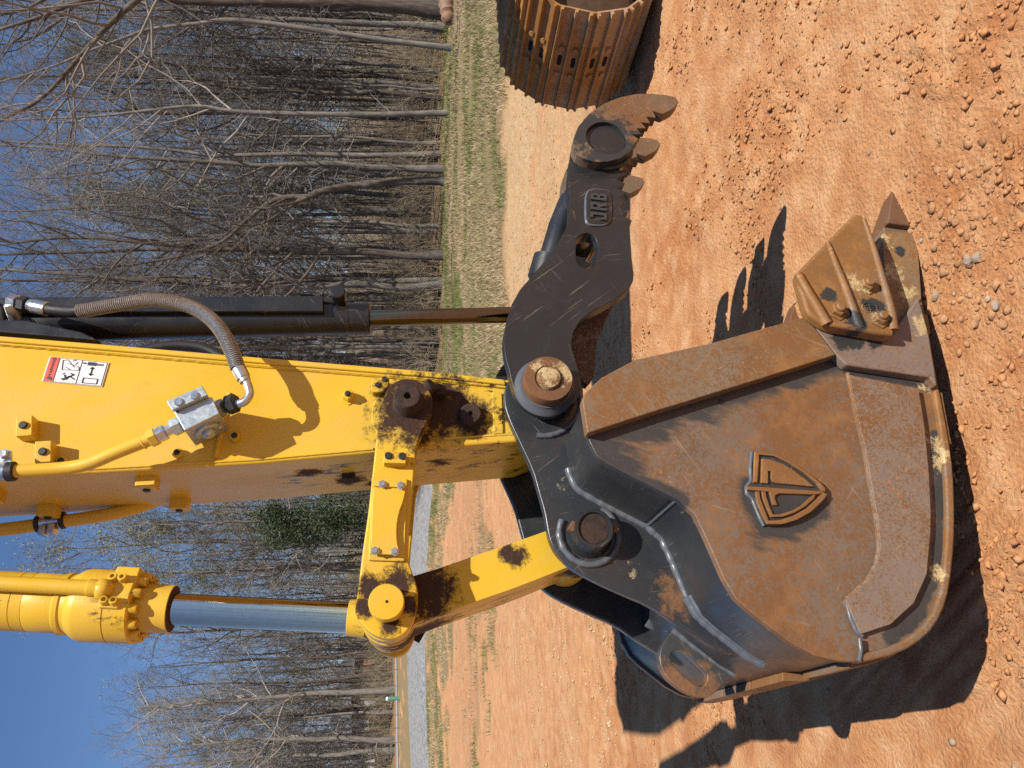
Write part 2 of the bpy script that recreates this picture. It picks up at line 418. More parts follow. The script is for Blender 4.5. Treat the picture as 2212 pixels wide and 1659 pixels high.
def mat_ground():
    n = N('red_clay_dirt', 0.95, 0, 0.2)
    at = n.t.nodes.new('ShaderNodeAttribute'); at.attribute_name = 'cover'
    sep = n.t.nodes.new('ShaderNodeSeparateColor'); n.t.links.new(at.outputs['Color'], sep.inputs[0])
    gr, red, pale, lit = sep.outputs[0], sep.outputs[1], sep.outputs[2], at.outputs['Alpha']
    big = n.noise(0.9, 4, 0.6); mid = n.noise(5, 6, 0.65); fine = n.noise(42, 6, 0.7); crumb = n.noise(120, 5, 0.7)
    col = n.mix(n.ramp(big, 0.3, 0.7), (0.42, 0.182, 0.070), (0.54, 0.285, 0.132))
    col = n.mix(n.ramp(mid, 0.48, 0.70, 0, 0.85), col, (0.60, 0.36, 0.185))
    col = n.mix(n.ramp(mid, 0.48, 0.25, 0, 0.75), col, (0.33, 0.108, 0.034))
    col = n.mix(n.ramp(fine, 0.55, 0.75, 0, 0.5), col, (0.56, 0.34, 0.17))
    col = n.mix(n.ramp(crumb, 0.45, 0.25, 0, 0.6), col, (0.26, 0.10, 0.04))
    # crushed-stone haul road: pale buff grit
    vd, vc = n.vor(28); grit = n.mix(n.math('MULTIPLY', vc, 1.0), (0.36, 0.23, 0.105), (0.56, 0.40, 0.22))
    col = n.mix(n.math('MULTIPLY', pale, n.ramp(n.noise(3, 5), 0.30, 0.55, 0.35, 1)), col, grit)
    redc = n.mix(n.noise(2.2, 6, 0.7), (0.30, 0.10, 0.034), (0.50, 0.28, 0.14))
    redc = n.mix(n.ramp(n.noise(9, 5, 0.7), 0.5, 0.62), redc, (0.50, 0.34, 0.20))
    col = n.mix(red, col, redc)
    soil = n.mix(n.noise(8, 6, 0.7), (0.14, 0.10, 0.048), (0.30, 0.225, 0.12))
    col = n.mix(gr, col, soil)
    leafd, leafc = n.vor(16); lf = n.mix(leafc, (0.075, 0.048, 0.028), (0.24, 0.16, 0.095))
    col = n.mix(lit, col, lf)
    vd2, _ = n.vor(60)
    h = n.math('ADD', n.math('MULTIPLY', fine, 1.0), n.math('ADD', n.math('MULTIPLY', crumb, 0.55), n.math('MULTIPLY', vd2, -0.5)))
    return n.out(col, None, n.bump(h, 0.85, 0.013))
GROUND = mat_ground()
ground = tag(link('ground', me, GROUND), kind='structure')

def hz(X, Y):       # ground height at world X, Y
    xc, yc = X * CT - Y * ST, X * ST + Y * CT; r = np.hypot(xc, yc)
    return terrain(xc, yc) + micro(X, Y) * (1 - ss(9, 20, r)) + 0.05 * (fbm(xc, yc, 0.8, 3, 31) - 0.5) * ss(7, 14, r)

def raw_mesh(name, V, F, mat, smooth=False):      # F: (n,3) or (n,4) int array
    V = np.asarray(V, np.float32); F = np.asarray(F, np.int32); k = F.shape[1]
    me = bpy.data.meshes.new(name); me.vertices.add(len(V)); me.vertices.foreach_set('co', V.ravel())
    me.loops.add(F.size); me.loops.foreach_set('vertex_index', F.ravel()); me.polygons.add(len(F))
    me.polygons.foreach_set('loop_start', np.arange(0, F.size, k)); me.polygons.foreach_set('loop_total', np.full(len(F), k)); me.update(calc_edges=True)
    if smooth: me.polygons.foreach_set('use_smooth', np.ones(len(F), bool))
    if mat: me.materials.append(mat)
    return me

# ---- gravel road sheet and narrow paved path on the left
def strip(name, pts, width, mat, lift):
    P = spline([(x, y, 0) for x, y in pts], 14); V = []; F = []
    for i, p in enumerate(P):
        t = (P[min(i + 1, len(P) - 1)] - P[max(i - 1, 0)]).normalized(); nn = Vector((-t.y, t.x, 0)); w = width if not callable(width) else width(i / (len(P) - 1))
        for k in range(9):
            q = p + nn * w * (k / 8 - 0.5); z = float(terrain(np.array(q.x), np.array(q.y)) + 0.05 * (fbm(np.array(q.x), np.array(q.y), 0.8, 3, 31) - 0.5)); X, Y = W(q.x, q.y)
            V.append((X, Y, z + lift + 0.05 * (1 - (k / 4 - 1) ** 2)))
    for i in range(len(P) - 1):
        for k in range(8): F.append((i * 9 + k, i * 9 + k + 1, (i + 1) * 9 + k + 1, (i + 1) * 9 + k))
    me = raw_mesh(name, V, F, mat, True); return tag(link(name, me, None), kind='structure')
def mat_gravel():
    n = N('grey_gravel', 0.9, 0, 0.3); d, c = n.vor(9)
    col = n.mix(c, (0.10, 0.105, 0.11), (0.34, 0.34, 0.335)); col = n.mix(n.ramp(n.noise(0.7, 4), 0.4, 0.7, 0, 0.5), col, (0.26, 0.23, 0.185))  # greys kept dark: the trees' shade on the road is in this colour
    return n.out(col, None, n.bump(d, 0.6, 0.03))
strip('gravel_road', [(-1.2, 41), (-6, 42), (-16, 42), (-26, 38), (-40, 31)], 9.0, mat_gravel(), 0.01)
strip('paved_path', [(2, 56), (-10, 57), (-22, 55), (-40, 50)], 1.6, mat_plain('worn_asphalt', (0.27, 0.27, 0.28), 0.9, 0, 0.15, 2, 0.2), 0.03)

# ---- loose stones
rs = np.random.RandomState(5)
def ico():
    bm = bmesh.new(); bmesh.ops.create_icosphere(bm, subdivisions=1, radius=1.0); v = np.array([x.co[:] for x in bm.verts]); f = np.array([[y.index for y in x.verts] for x in bm.faces]); bm.free(); return v, f
IV, IF = ico()
OV, OF = np.array([(1, 0, 0), (-1, 0, 0), (0, 1, 0), (0, -1, 0), (0, 0, 1), (0, 0, -1.)]), np.array([(0, 2, 4), (2, 1, 4), (1, 3, 4), (3, 0, 4), (2, 0, 5), (1, 2, 5), (3, 1, 5), (0, 3, 5)])
def stones(name, P, S, mat, seed, IV=IV, IF=IF):
    r = np.random.RandomState(seed); n = len(P); k = len(IV)
    sc = S[:, None, None] * (0.5 + 1.0 * r.rand(n, 1, 3)) * np.array([1, 1, 0.62]); jit = 1 + 0.8 * (r.rand(n, k, 1) - 0.5)
    a = r.rand(n) * 6.28; c, s_ = np.cos(a), np.sin(a); v = IV[None] * jit * sc
    x = v[..., 0] * c[:, None] - v[..., 1] * s_[:, None]; y = v[..., 0] * s_[:, None] + v[..., 1] * c[:, None]
    v = np.stack([x + P[:, 0:1], y + P[:, 1:2], v[..., 2] + P[:, 2:3]], -1).reshape(-1, 3)
    f = (IF[None] + (np.arange(n) * k)[:, None, None]).reshape(-1, 3)
    return tag(link(name, raw_mesh(name, v, f, mat), None), kind='stuff')
def mat_stone(name, a, b, sc=14):
    n = N(name, 0.9, 0, 0.3); d, c = n.vor(sc)
    col = n.mix(c, a, b); col = n.mix(n.ramp(n.noise(60, 4), .45, .65, 0, .6), col, (0.50, 0.26, 0.11))
    return n.out(col, None, n.bump(n.noise(150, 4), 0.4, 0.004))
STN = mat_stone('clay_dusted_stone', (0.25, 0.115, 0.05), (0.42, 0.225, 0.11))
STG = mat_stone('grey_stone', (0.19, 0.15, 0.115), (0.37, 0.305, 0.235))
CRUMB = mat_stone('clay_crumb', (0.33, 0.125, 0.042), (0.50, 0.25, 0.105), 30)
def scatter(n, r0, r1, seed, thr, sc=1.1):
    r = np.random.RandomState(seed); a = np.radians(r.uniform(-40, 40, n)); d = r0 + (r1 - r0) * r.rand(n) ** 1.0
    xc, yc = d * np.sin(a), d * np.cos(a); X, Y = xc * CT + yc * ST, -xc * ST + yc * CT
    keep = fbm(X, Y, sc, 3, seed) + 0.14 * (r.rand(n) - .5) > thr
    return X[keep], Y[keep], r
X, Y, r = scatter(110000, 1.3, 7.0, 41, 0.52, 1.6)
S = 0.0018 + 0.013 * r.rand(len(X)) ** 6
tag(stones('clay_crumbs', np.stack([X, Y, hz(X, Y) + S * .25], -1), S, CRUMB, 42, OV, OF), 'loose clay crumbs and grit strewn over the orange dirt', 'crumbs')
# stony patch in the lower right of the yard
pc = np.array([1.22, 1.70]); n_ = 750
X = pc[0] + rs.randn(n_) * .22; Y = pc[1] + rs.randn(n_) * .14; S = 0.003 + 0.0105 * rs.rand(n_) ** 3.4
tag(stones('gravel', np.stack([X, Y, hz(X, Y) + S * .12], -1), S, STN, 43), 'patch of small brown gravel in front of the bucket tooth', 'gravel')
X, Y, r = scatter(1000, 1.3, 9, 44, 0.54, 0.8); S = 0.003 + 0.009 * r.rand(len(X)) ** 3
tag(stones('grit', np.stack([X, Y, hz(X, Y) + S * .3], -1), S, STG, 45), 'pale grey grit scattered thinly across the dirt', 'grit')
X, Y, r = scatter(12000, 6.5, 15, 46, 0.44); S = 0.006 + 0.014 * r.rand(len(X)) ** 2
tag(stones('crushed_stone', np.stack([X, Y, hz(X, Y) + S * .2], -1), S, mat_stone('buff_stone', (0.33, 0.22, 0.11), (0.60, 0.45, 0.27)), 47, OV, OF), 'buff crushed stone on the haul road beyond the bucket', 'crushed stone')

# ================================================================== EXCAVATOR
MID = 2.445
A = (0.9491,2.0600,1.1910)        # bucket / arm / thumb pin
L1 = (0.9085,2.1000,1.6099)        # side links on the arm
L2 = (0.3195,2.1100,1.6634)       # side links / bucket link / cylinder rod
B2 = (0.5103,2.1300,1.0775)      # bucket link on the bucket ears
AX, L1X, L2X, B2X = (A[0], A[2]), (L1[0], L1[2]), (L2[0], L2[2]), (B2[0], B2[2])
K = (0.9014,2.2000,1.4144)

Y_arm = mat_yellow('arm_yellow', greasy=[(L1[0], 2.17, L1[2], 0.15), (L1[0] + 0.03, 2.24, L1[2] - 0.09, 0.14), (K[0], 2.24, K[2], 0.085), (0.80, 2.32, 1.66, 0.045), (0.76, 2.50, 1.80, 0.06), (0.78, 2.38, 1.92, 0.045), (0.83, 2.40, 1.50, 0.05), (0.80, 2.56, 1.72, 0.04)],
                   chips=[(0.86, 2.42, 1.30, 0.22), (0.81, 2.45, 1.50, 0.20), (0.79, 2.45, 1.70, 0.20), (0.77, 2.45, 1.95, 0.14), (0.98, 2.25, 1.33, 0.10), (0.78, 2.4, 1.85, 0.12), (0.9, 2.25, 1.30, 0.12)])
Y_link = mat_yellow('link_yellow', greasy=[(L1[0], 2.15, L1[2], 0.165), (L2[0] + 0.045, 2.16, L2[2] + 0.045, 0.05), (L2[0] + 0.06, 2.16, L2[2] - 0.03, 0.055), (L2[0], 2.16, L2[2] - 0.058, 0.035), (L2[0] - 0.055, 2.16, L2[2] - 0.01, 0.03), (L2[0], 2.16, L2[2] + 0.06, 0.035), (L2[0] + 0.06, 2.285, L2[2] - 0.10, 0.11), (0.465, 2.285, 1.285, 0.04), (0.475, 2.285, 1.31, 0.035), (L2[0] - 0.03, 2.5, L2[2] - 0.09, 0.14), (B2[0] - 0.04, 2.4, B2[2], 0.10)],
                   chips=[(L2[0], 2.4, L2[2], 0.16), (0.40, 2.5, 1.35, 0.15)])
Y_cyl = mat_yellow('cylinder_yellow', chips=[(0.36, 2.38, 2.43, 0.08), (0.43, 2.34, 2.74, 0.05)])
GREASE = mat_plain('caked_grease', (0.036, 0.018, 0.012), 0.9, 0, 0.7, 45, 1.0)
BLACK = mat_black('thumb_black')
EARM = mat_black('ear_black', rust=[(0.33, 2.2, 0.84, 0.07), (0.44, 2.19, 1.02, 0.03)], pale=[(0.40, 2.19, 0.955, 0.035), (0.655, 2.19, 1.14, 0.028), (0.235, 2.3, 0.86, 0.05)], base=(0.016, 0.0185, 0.021), wear=0.22)
CYLB = mat_black('cylinder_black', base=(0.009, 0.0088, 0.0086), wear=0.12)
CHROME = mat_plain('chrome_rod', (0.66, 0.52, 0.41), 0.07, 1.0, 0.06, 60, 0.01)
CHROMED = mat_plain('browned_rod', (0.13, 0.115, 0.11), 0.12, 1.0, 0.1, 60, 0.01)
ZINC = mat_plain('zinc_plated_steel', (0.50, 0.51, 0.50), 0.30, 0.9, 0.2, 60, 0.05)
ALLOY = mat_plain('valve_alloy', (0.44, 0.49, 0.49), 0.42, 0.75, 0.15, 80, 0.08)
RUBBER = mat_plain('black_rubber', (0.012, 0.012, 0.013), 0.55, 0, 0.3, 60, 0.2)
HOSEST = mat_plain('spring_steel', (0.30, 0.295, 0.285), 0.32, 0.45, 0.25, 90, 0.1)
WELDM = mat_black('painted_weld', base=(0.060, 0.066, 0.075), wear=0.25)  # grey lifted so the beads' highlights are part of the base colour
YWELD = mat_yellow('yellow_weld')
RWELD = mat_rust('rusty_weld', grey=0.45, tint=1.1)

EX = empty('excavator', (6.0, MID, 0), 'yellow tracked excavator with lowered arm, rusty bucket and black gripping thumb', 'excavator')

# ---------------------------------------------------------------- arm
arm_tip = [(AX[0] + 0.105 * math.cos(a), AX[1] + 0.105 * math.sin(a)) for a in [R(d) for d in range(35, -170, -15)]]
arm_prof = [(1.2081,3.1880),(1.1750,2.8447),(1.1487,2.5432),(1.1155,2.1864),(1.0592,1.5518),(1.0316,1.3105)] + arm_tip + [(0.8205,1.2357),(0.8164,1.2858),(0.7865,1.7135),(0.7573,2.0555),(0.7357,2.5048),(0.7232,2.7534),(0.7083,3.0598)]
arm = plate('arm', arm_prof, 2.25, 2.64, Y_arm, EX, 0.010, seg=3)
plate('arm_head', [(1.208, 3.17), (1.45, 3.9), (1.52, 4.4), (1.47, 4.95), (1.25, 5.2), (1.0, 5.02), (0.80, 4.2), (0.711, 3.04)], 2.25, 2.64, Y_arm, arm, 0.01)
tag(arm, 'yellow box-section arm with grease stains round its pins')
plate('flange', [(1.2000,3.1757),(1.1688,2.8354),(1.1427,2.5362),(1.1098,2.1820),(1.0540,1.5522),(1.0249,1.3007),(1.0053,1.2972),(1.0344,1.5523),(1.0905,2.1801),(1.1236,2.5332),(1.1499,2.8315),(1.1828,3.1712)], 2.232, 2.658, Y_arm, arm, 0.005)
plate('flange', [(1.1855,3.1765),(1.1524,2.8356),(1.1260,2.5363),(1.0928,2.1820),(1.0365,1.5522),(1.0073,1.2962),(0.9975,1.2952),(1.0268,1.5522),(1.0832,2.1811),(1.1165,2.5349),(1.1430,2.8337),(1.1761,3.1741)], 2.240, 2.652, Y_arm, arm, 0.004)
weld('weld_bead', lid(2.249, [(1.1628,2.9722),(1.1496,2.8396),(1.1215,2.5390),(1.0881,2.1837),(1.0601,1.8717),(1.0314,1.5520),(1.0102,1.3445)]), 0.008, YWELD, arm, 3)
weld('weld_bead', lid(2.249, [(0.7293,2.8754),(0.7469,2.5066),(0.7689,2.0564),(0.7984,1.7138)]), 0.004, YWELD, arm, 4)
weld('weld_bead', lid(2.25, [(0.9839,2.1505),(0.7748,2.1733)]), 0.009, YWELD, arm, 5)
plate('doubler_strip', [(0.9859,1.3418),(0.9826,1.3091),(0.8433,1.3115),(0.8405,1.3437)], 2.243, 2.252, Y_arm, arm, 0.004)
weld('weld_bead', lid(2.25, [(0.8292,1.4965),(0.8386,1.3518),(0.8426,1.2785)]), 0.004, YWELD, arm, 6)
turned('pivot_boss', (L1[0], 2.243, L1[2]), (L1[0], 2.26, L1[2]), [(0, 0.108), (0.004, 0.112), (0.017, 0.112)], Y_arm, arm, 40)
def tab(quad, y0, bolts, y1=2.252, r=0.0095, par=None):
    t = plate('mounting_tab', quad, y0, y1, Y_arm, par or arm, 0.003)
    return t
tab([(0.8956,2.7261),(0.8982,2.6819),(0.8355,2.6714),(0.8317,2.7149)], 2.205, 0)
tab([(0.8171,2.6606),(0.8195,2.6167),(0.7556,2.6065),(0.7521,2.6497)], 2.205, 0)
for p in ((0.8654,2.2050,2.6993), (0.7848,2.2050,2.6326)): rod('plug', p, (p[0], p[1] - 0.008, p[2]), 0.0115, RUBBER, arm, 14)
for p in ((0.7882,2.2350,2.2781), (0.8387,2.2350,2.1207), (0.7668,2.2350,2.5919)):
    hexbolt('boss_nut', (p[0], 2.252, p[2]), (0, -1, 0), 0.016, 0.022, Y_arm, arm, False); rod('plug', (p[0], 2.232, p[2]), (p[0], 2.224, p[2]), 0.009, RUBBER, arm, 12)
p = (0.9689,2.2350,1.7930); hexbolt('boss_nut', (p[0], 2.252, p[2]), (0, -1, 0), 0.018, 0.03, Y_arm, arm); rod('plug', (p[0], 2.224, p[2]), (p[0], 2.212, p[2]), 0.009, RUBBER, arm, 12)
tab(fillet([(1.0224,1.7207),(1.0193,1.6650),(0.9844,1.6703),(0.9688,1.6928),(0.9719,1.7239)], 0.012), 2.21, 0)
for p in ((1.0129,2.2100,1.6807), (0.9939,2.2100,1.7017)): rod('plug', p, (p[0], p[1] - 0.006, p[2]), 0.009, RUBBER, arm, 12)
tab([(1.0034,1.5356),(0.9971,1.4893),(0.9621,1.4929),(0.9654,1.5303)], 2.21, 0)
p = (0.9843,2.2100,1.5214); hexbolt('keeper_bolt', p, (0, -1, 0), 0.014, 0.016, GREASE, arm)
# tabs and plugs on the shaded leading face
def lead(z): return np.interp(z, [arm_prof[-1 - k][1] for k in range(6, -1, -1)], [arm_prof[-1 - k][0] for k in range(6, -1, -1)])
for (y, z) in ((2.36, 2.82), (2.33, 2.38), (2.57, 2.35), (2.55, 2.74)):
    x = float(lead(z)); t = plate('mounting_tab', [(x + 0.004, z - 0.028), (x - 0.035, z - 0.028), (x - 0.035, z + 0.028), (x + 0.004, z + 0.028)], y - 0.025, y + 0.025, Y_arm, arm, 0.003)
    rod('plug', (x - 0.035, y, z), (x - 0.041, y, z), 0.011, RUBBER, arm, 12)
z = 1.80; x = float(lead(z)); plate('mounting_tab', [(x + .003, z - .02), (x - .02, z - .02), (x - .02, z + .02), (x + .003, z + .02)], 2.42, 2.47, GREASE, arm, 0.003)
# greasy pins on the arm
turned('link_pin', (L1[0], 2.17, L1[2]), (L1[0], 2.06, L1[2]), [(0, 0.050), (0.012, 0.044), (0.066, 0.041), (0.076, 0.036), (0.076, 0.011), (0.056, 0.009)], GREASE, EX, 28)
turned('grease_boss', (K[0], 2.252, K[2]), (K[0], 2.1, K[2]), [(0, 0.046), (0.008, 0.038), (0.03, 0.035), (0.036, 0.03), (0.036, 0.008), (0.022, 0.006)], GREASE, arm, 22)
rod('lock_bolt', (L1[0] + 0.055, 2.185, L1[2] - 0.055), (L1[0] + 0.07, 2.165, L1[2] - 0.075), 0.022, GREASE, EX, 14)

# warning label
LBL_W = mat_plain('label_white', (0.72, 0.72, 0.70), 0.35, 0, 0.03, 20, 0.02)
LBL_R = mat_plain('label_red', (0.62, 0.10, 0.06), 0.4, 0, 0.05, 20, 0.02)
INK = mat_plain('label_ink', (0.02, 0.02, 0.022), 0.5, 0, 0.1, 20, 0.02)
lq = [(1.1060,2.6892),(1.0864,2.5162),(1.0057,2.5238),(1.0240,2.6966)]     # top right, bottom right, bottom left, top left
wl = plate('warning_label', lq, 2.2465, 2.2498, LBL_W, arm, 0)
tag(wl, 'white warning sticker with red band on the yellow arm')
TR, BR, BL, TL = [Vector(q) for q in lq]
def lab(u, v): q = TL.lerp(TR, u).lerp(BL.lerp(BR, u), v); return (q.x, q.y)
plate('red_band', [lab(0.03, 0.02), lab(0.97, 0.02), lab(0.97, 0.175), lab(0.03, 0.175)], 2.2455, 2.2466, LBL_R, arm, 0)
def ink(pts, name='pictogram'): return plate(name, [lab(*p) for p in pts], 2.2453, 2.2464, INK, arm, 0)
def inkl(a, b, w=0.012):
    a, b = Vector(a), Vector(b); d = (b - a).normalized() * w; nn = Vector((-d.y * 1.1, d.x * 0.9))
    return ink([tuple(a + nn), tuple(a - nn), tuple(b - nn), tuple(b + nn)])
tw = text_mesh('WARNING', 0.0135, 0.0003, 0.00025)
o = link('lettering', tw, INK, arm)
ex = (TR - TL).normalized(); c0 = lab(0.57, 0.10)
o.matrix_local = Matrix(((ex.x, -ex.y * 0.9, 0, c0[0]), (0, 0, -1, 2.2450), (ex.y, ex.x * 0.9, 0, c0[1]), (0, 0, 0, 1)))
ink([(0.06, 0.155), (0.20, 0.155), (0.13, 0.04)])
for a, b in (((.02, .18), (.98, .18)), ((.02, .56), (.98, .56)), ((.02, .02), (.02, .98)), ((.98, .02), (.98, .98)), ((.02, .98), (.98, .98))): inkl(a, b, 0.005)
# falling figure under a moving arm
for a, b in (((.52, .27), (.90, .24)), ((.90, .24), (.94, .32)), ((.52, .27), (.56, .55)), ((.56, .55), (.70, .53)), ((.70, .53), (.80, .33)), ((.94, .32), (.66, .46)),
             ((.66, .30), (.56, .40)), ((.78, .46), (.88, .50)), ((.42, .34), (.34, .30)), ((.42, .44), (.36, .48)), ((.90, .40), (.97, .46))): inkl(a, b, 0.008)
for a, b in (((.14, .38), (.30, .42)), ((.30, .42), (.18, .52)), ((.20, .37), (.34, .34)), ((.24, .40), (.38, .50)), ((.16, .30), (.20, .40)), ((.36, .50), (.40, .43))): inkl(a, b, 0.018)
ink([(.10, .34), (.14, .31), (.17, .34), (.14, .37)])
# figure, double arrow and box
ink([(.80, .66), (.94, .66), (.94, .80), (.905, .80), (.905, .93), (.875, .93), (.875, .82), (.855, .82), (.855, .93), (.825, .93), (.825, .80), (.80, .80)])
ink([(.84, .59), (.87, .575), (.90, .59), (.90, .63), (.87, .645), (.84, .63)])
inkl((.42, .76), (.72, .76), 0.014); ink([(.38, .76), (.47, .71), (.47, .81)]); ink([(.76, .76), (.67, .71), (.67, .81)])
for a, b in (((.08, .66), (.28, .66)), ((.28, .66), (.28, .90)), ((.28, .90), (.08, .90)), ((.08, .90), (.08, .66))): inkl(a, b, 0.012)

# ---------------------------------------------------------------- hydraulic lines on the arm
pipe = sweep('hydraulic_pipe', spline([(0.7099,2.1850,2.8622),(0.7164,2.1850,2.7701),(0.7217,2.1850,2.6848),(0.7279,2.1850,2.5659),(0.7384,2.1750,2.4912),(0.7655,2.1650,2.4222),(0.8043,2.1600,2.3306)], 8), 0.0185, Y_arm, EX, 20)
a, b = Vector((0.8015,2.1600,2.3365)), Vector((0.8421,2.1500,2.2559)); d = (b - a)
turned('pipe_collar', a - d * 0.22, b, [(0, .0185), (.003, .0205), (.006, .0185)], Y_arm, pipe, 20)
turned('pipe_nut', a, b, [(0, .022), (.002, .026), (.022, .026), (.024, .022)], Y_arm, pipe, 6, smooth=25)
turned('pipe_fitting', a + d * .25, b, [(0, .020), (.002, .0235), (.026, .0235), (.03, .016), (.042, .016), (.044, .021), (.065, .021)], ZINC, pipe, 6, smooth=25)
turned('pipe_fitting', a + d * .75, b, [(0, .022), (.003, .026), (.024, .026), (.028, .022)], ALLOY, pipe, 6, smooth=25)
# clamp at the frame's top edge
cb = plate('pipe_clamp', [(0.7759,2.7993),(0.7775,2.6999),(0.7409,2.6915),(0.7424,2.7920)], 2.17, 2.18, ZINC, pipe, 0.002)
hexbolt('clamp_bolt', (0.7641,2.1700,2.7139), (0, -1, 0), 0.013, 0.016, ZINC, pipe)
ca, cb2 = Vector((0.7154,2.1850,2.7934)), Vector((0.7218,2.1850,2.6931))
turned('clamp_shell', ca, cb2, [(0, .024), (.09, .024)], ZINC, pipe, 24); rod('clamp_sleeve', Vector((0.7207,2.1850,2.7072)), Vector((0.7217,2.1850,2.6836)), 0.0275, RUBBER, pipe, 24)
plate('clamp_foot', [(0.7458,2.7975),(0.7444,2.6978),(0.7282,2.6946),(0.7297,2.7941)], 2.172, 2.25, Y_arm, pipe, 0.003)
# pipe down the far side of the leading face
pipe2 = sweep('hydraulic_pipe', spline([(0.6451,2.6000,3.0565),(0.6732,2.6000,2.8174),(0.6899,2.6000,2.6950),(0.7058,2.6000,2.5844),(0.7284,2.6100,2.5047),(0.7611,2.6300,2.4419)], 8), 0.021, Y_arm, EX, 18)
a, b = Vector((0.6787,2.6000,2.7935)), Vector((0.6917,2.6000,2.7065)); d = b - a
rod('clamp_shell', a + d * .15, b - d * .15, 0.025, ZINC, pipe2, 20); rod('clamp_sleeve', a, a + d * .18, 0.028, RUBBER, pipe2, 20); rod('clamp_sleeve', b - d * .18, b, 0.028, RUBBER, pipe2, 20)
for k in (.3, .6):
    q = a + d * k + Vector((-.024, 0, -.012)); plate('clamp_lug', [(q.x - .022, q.z - .008), (q.x + .01, q.z - .008), (q.x + .01, q.z + .012), (q.x - .022, q.z + .012)], 2.56, 2.60, ZINC, pipe2, 0.003)

# valve block with bracket and side port
vb = plate('valve_block', [(0.8652,2.2631),(0.9119,2.1652),(0.8589,2.1384),(0.8077,2.2279)], 2.105, 2.235, ALLOY, EX, 0.003)
plate('bracket', [(0.8894,2.2793),(0.9364,2.1885),(0.9263,2.1836),(0.8795,2.2744)], 2.085, 2.20, ALLOY, vb, 0.002)
plate('bracket', [(0.8809,2.2758),(0.9277,2.1850),(0.9076,2.1716),(0.8612,2.2611)], 2.085, 2.10, ALLOY, vb, 0.002)
for s in ("385,868", ): pass
for p in ((0.8850,2.0850,2.2466), (0.9048,2.0850,2.2064)): rod('bracket_bolt', p, (p[0], p[1] - .006, p[2]), 0.012, ZINC, vb, 18)
for p in ((0.8688,2.1000,2.2548), (0.9069,2.1000,2.1838)): rod('hole_shade_disc', p, (p[0], p[1] - .0015, p[2]), 0.006, RUBBER, vb, 12)  # black discs painted in for the shade of holes that are not cut
bl = [(0.8077,2.2279),(0.8589,2.1384)]; e = (Vector(bl[1]) - Vector(bl[0])).normalized(); nn = Vector((e.y, -e.x)); nn = -nn if nn.y > 0 else nn
mid = Vector(bl[0]).lerp(Vector(bl[1]), .5); pc = Vector((mid.x, 2.165, mid.y)); dn = Vector((nn.x, 0, nn.y)); ev = Vector((e.x, 0, e.y))
turned('port_flange', pc, pc + dn, [(0, .036), (.007, .036), (.009, .032)], ALLOY, vb, 24)
turned('port_plug', pc + dn * .008, pc + dn, [(0, .020), (.010, .020), (.012, .016), (.016, .014)], ALLOY, vb, 18)
rod('port_pin', pc + ev * .034 + dn * .006, pc + ev * .034 + dn * .016, 0.007, ALLOY, vb, 12)
# hose with spring guard
hs = Vector((0.8945,2.1600,2.1563)); he = Vector((0.9049,2.1400,2.1103)); d = he - hs
hose_pts = [(1.0051,2.1250,2.1033),(1.0567,2.1250,2.1237),(1.1374,2.1400,2.1650),(1.2078,2.1700,2.2208),(1.2619,2.2000,2.2917),(1.2908,2.2200,2.3657),(1.3019,2.2350,2.4314),(1.2906,2.2500,2.5277),(1.2756,2.2650,2.6410),(1.2793,2.2700,2.6984),(1.2882,2.2750,2.7471)]
hp = spline(hose_pts, 14)
hose = sweep('hydraulic_hose', hp, 0.0185, RUBBER, EX, 14)
turned('hose_fitting', hs, he, [(0, .022), (.002, .0265), (.020, .0265), (.022, .020)], ALLOY, hose, 6, smooth=25)
turned('hose_nut', hs + d * .55, he, [(0, .0255), (.003, .029), (.030, .029), (.034, .024)], RUBBER, hose, 6, smooth=25)
sweep('elbow_tube', spline([(0.9020,2.1400,2.1127),(0.9013,2.1350,2.0948),(0.9079,2.1300,2.0763),(0.9275,2.1280,2.0658),(0.9532,2.1260,2.0715),(0.9811,2.1250,2.0841)], 6), 0.0125, ZINC, hose, 16)
a, b = Vector((0.9662,2.1250,2.0789)), Vector((1.0096,2.1250,2.1050))
turned('hose_ferrule', a, b, [(0, .013), (.002, .017), (.012, .017), (.014, .0205), (.045, .0225), (.05, .02)], ZINC, hose, 18)
a, b = Vector((1.2867,2.2750,2.7386)), Vector((1.3066,2.2850,2.8052)); d = b - a
turned('hose_ferrule', a, b, [(0, .021), (.003, .0235), (.05, .0235), (.054, .02), (.062, .0215)], ZINC, hose, 18)
turned('hose_nut', b, b + d, [(0, .022), (.002, .0265), (.024, .0265), (.026, .022)], RUBBER, hose, 6, smooth=25)
turned('hose_fitting', b + d * .45, b + d, [(0, .02), (.002, .025), (.03, .025), (.034, .02)], ZINC, hose, 6, smooth=25)
rod('hose_fitting', Vector((1.3125,2.2850,2.8582)), Vector((1.2790,2.3300,2.8548)), 0.02, ZINC, hose, 12)
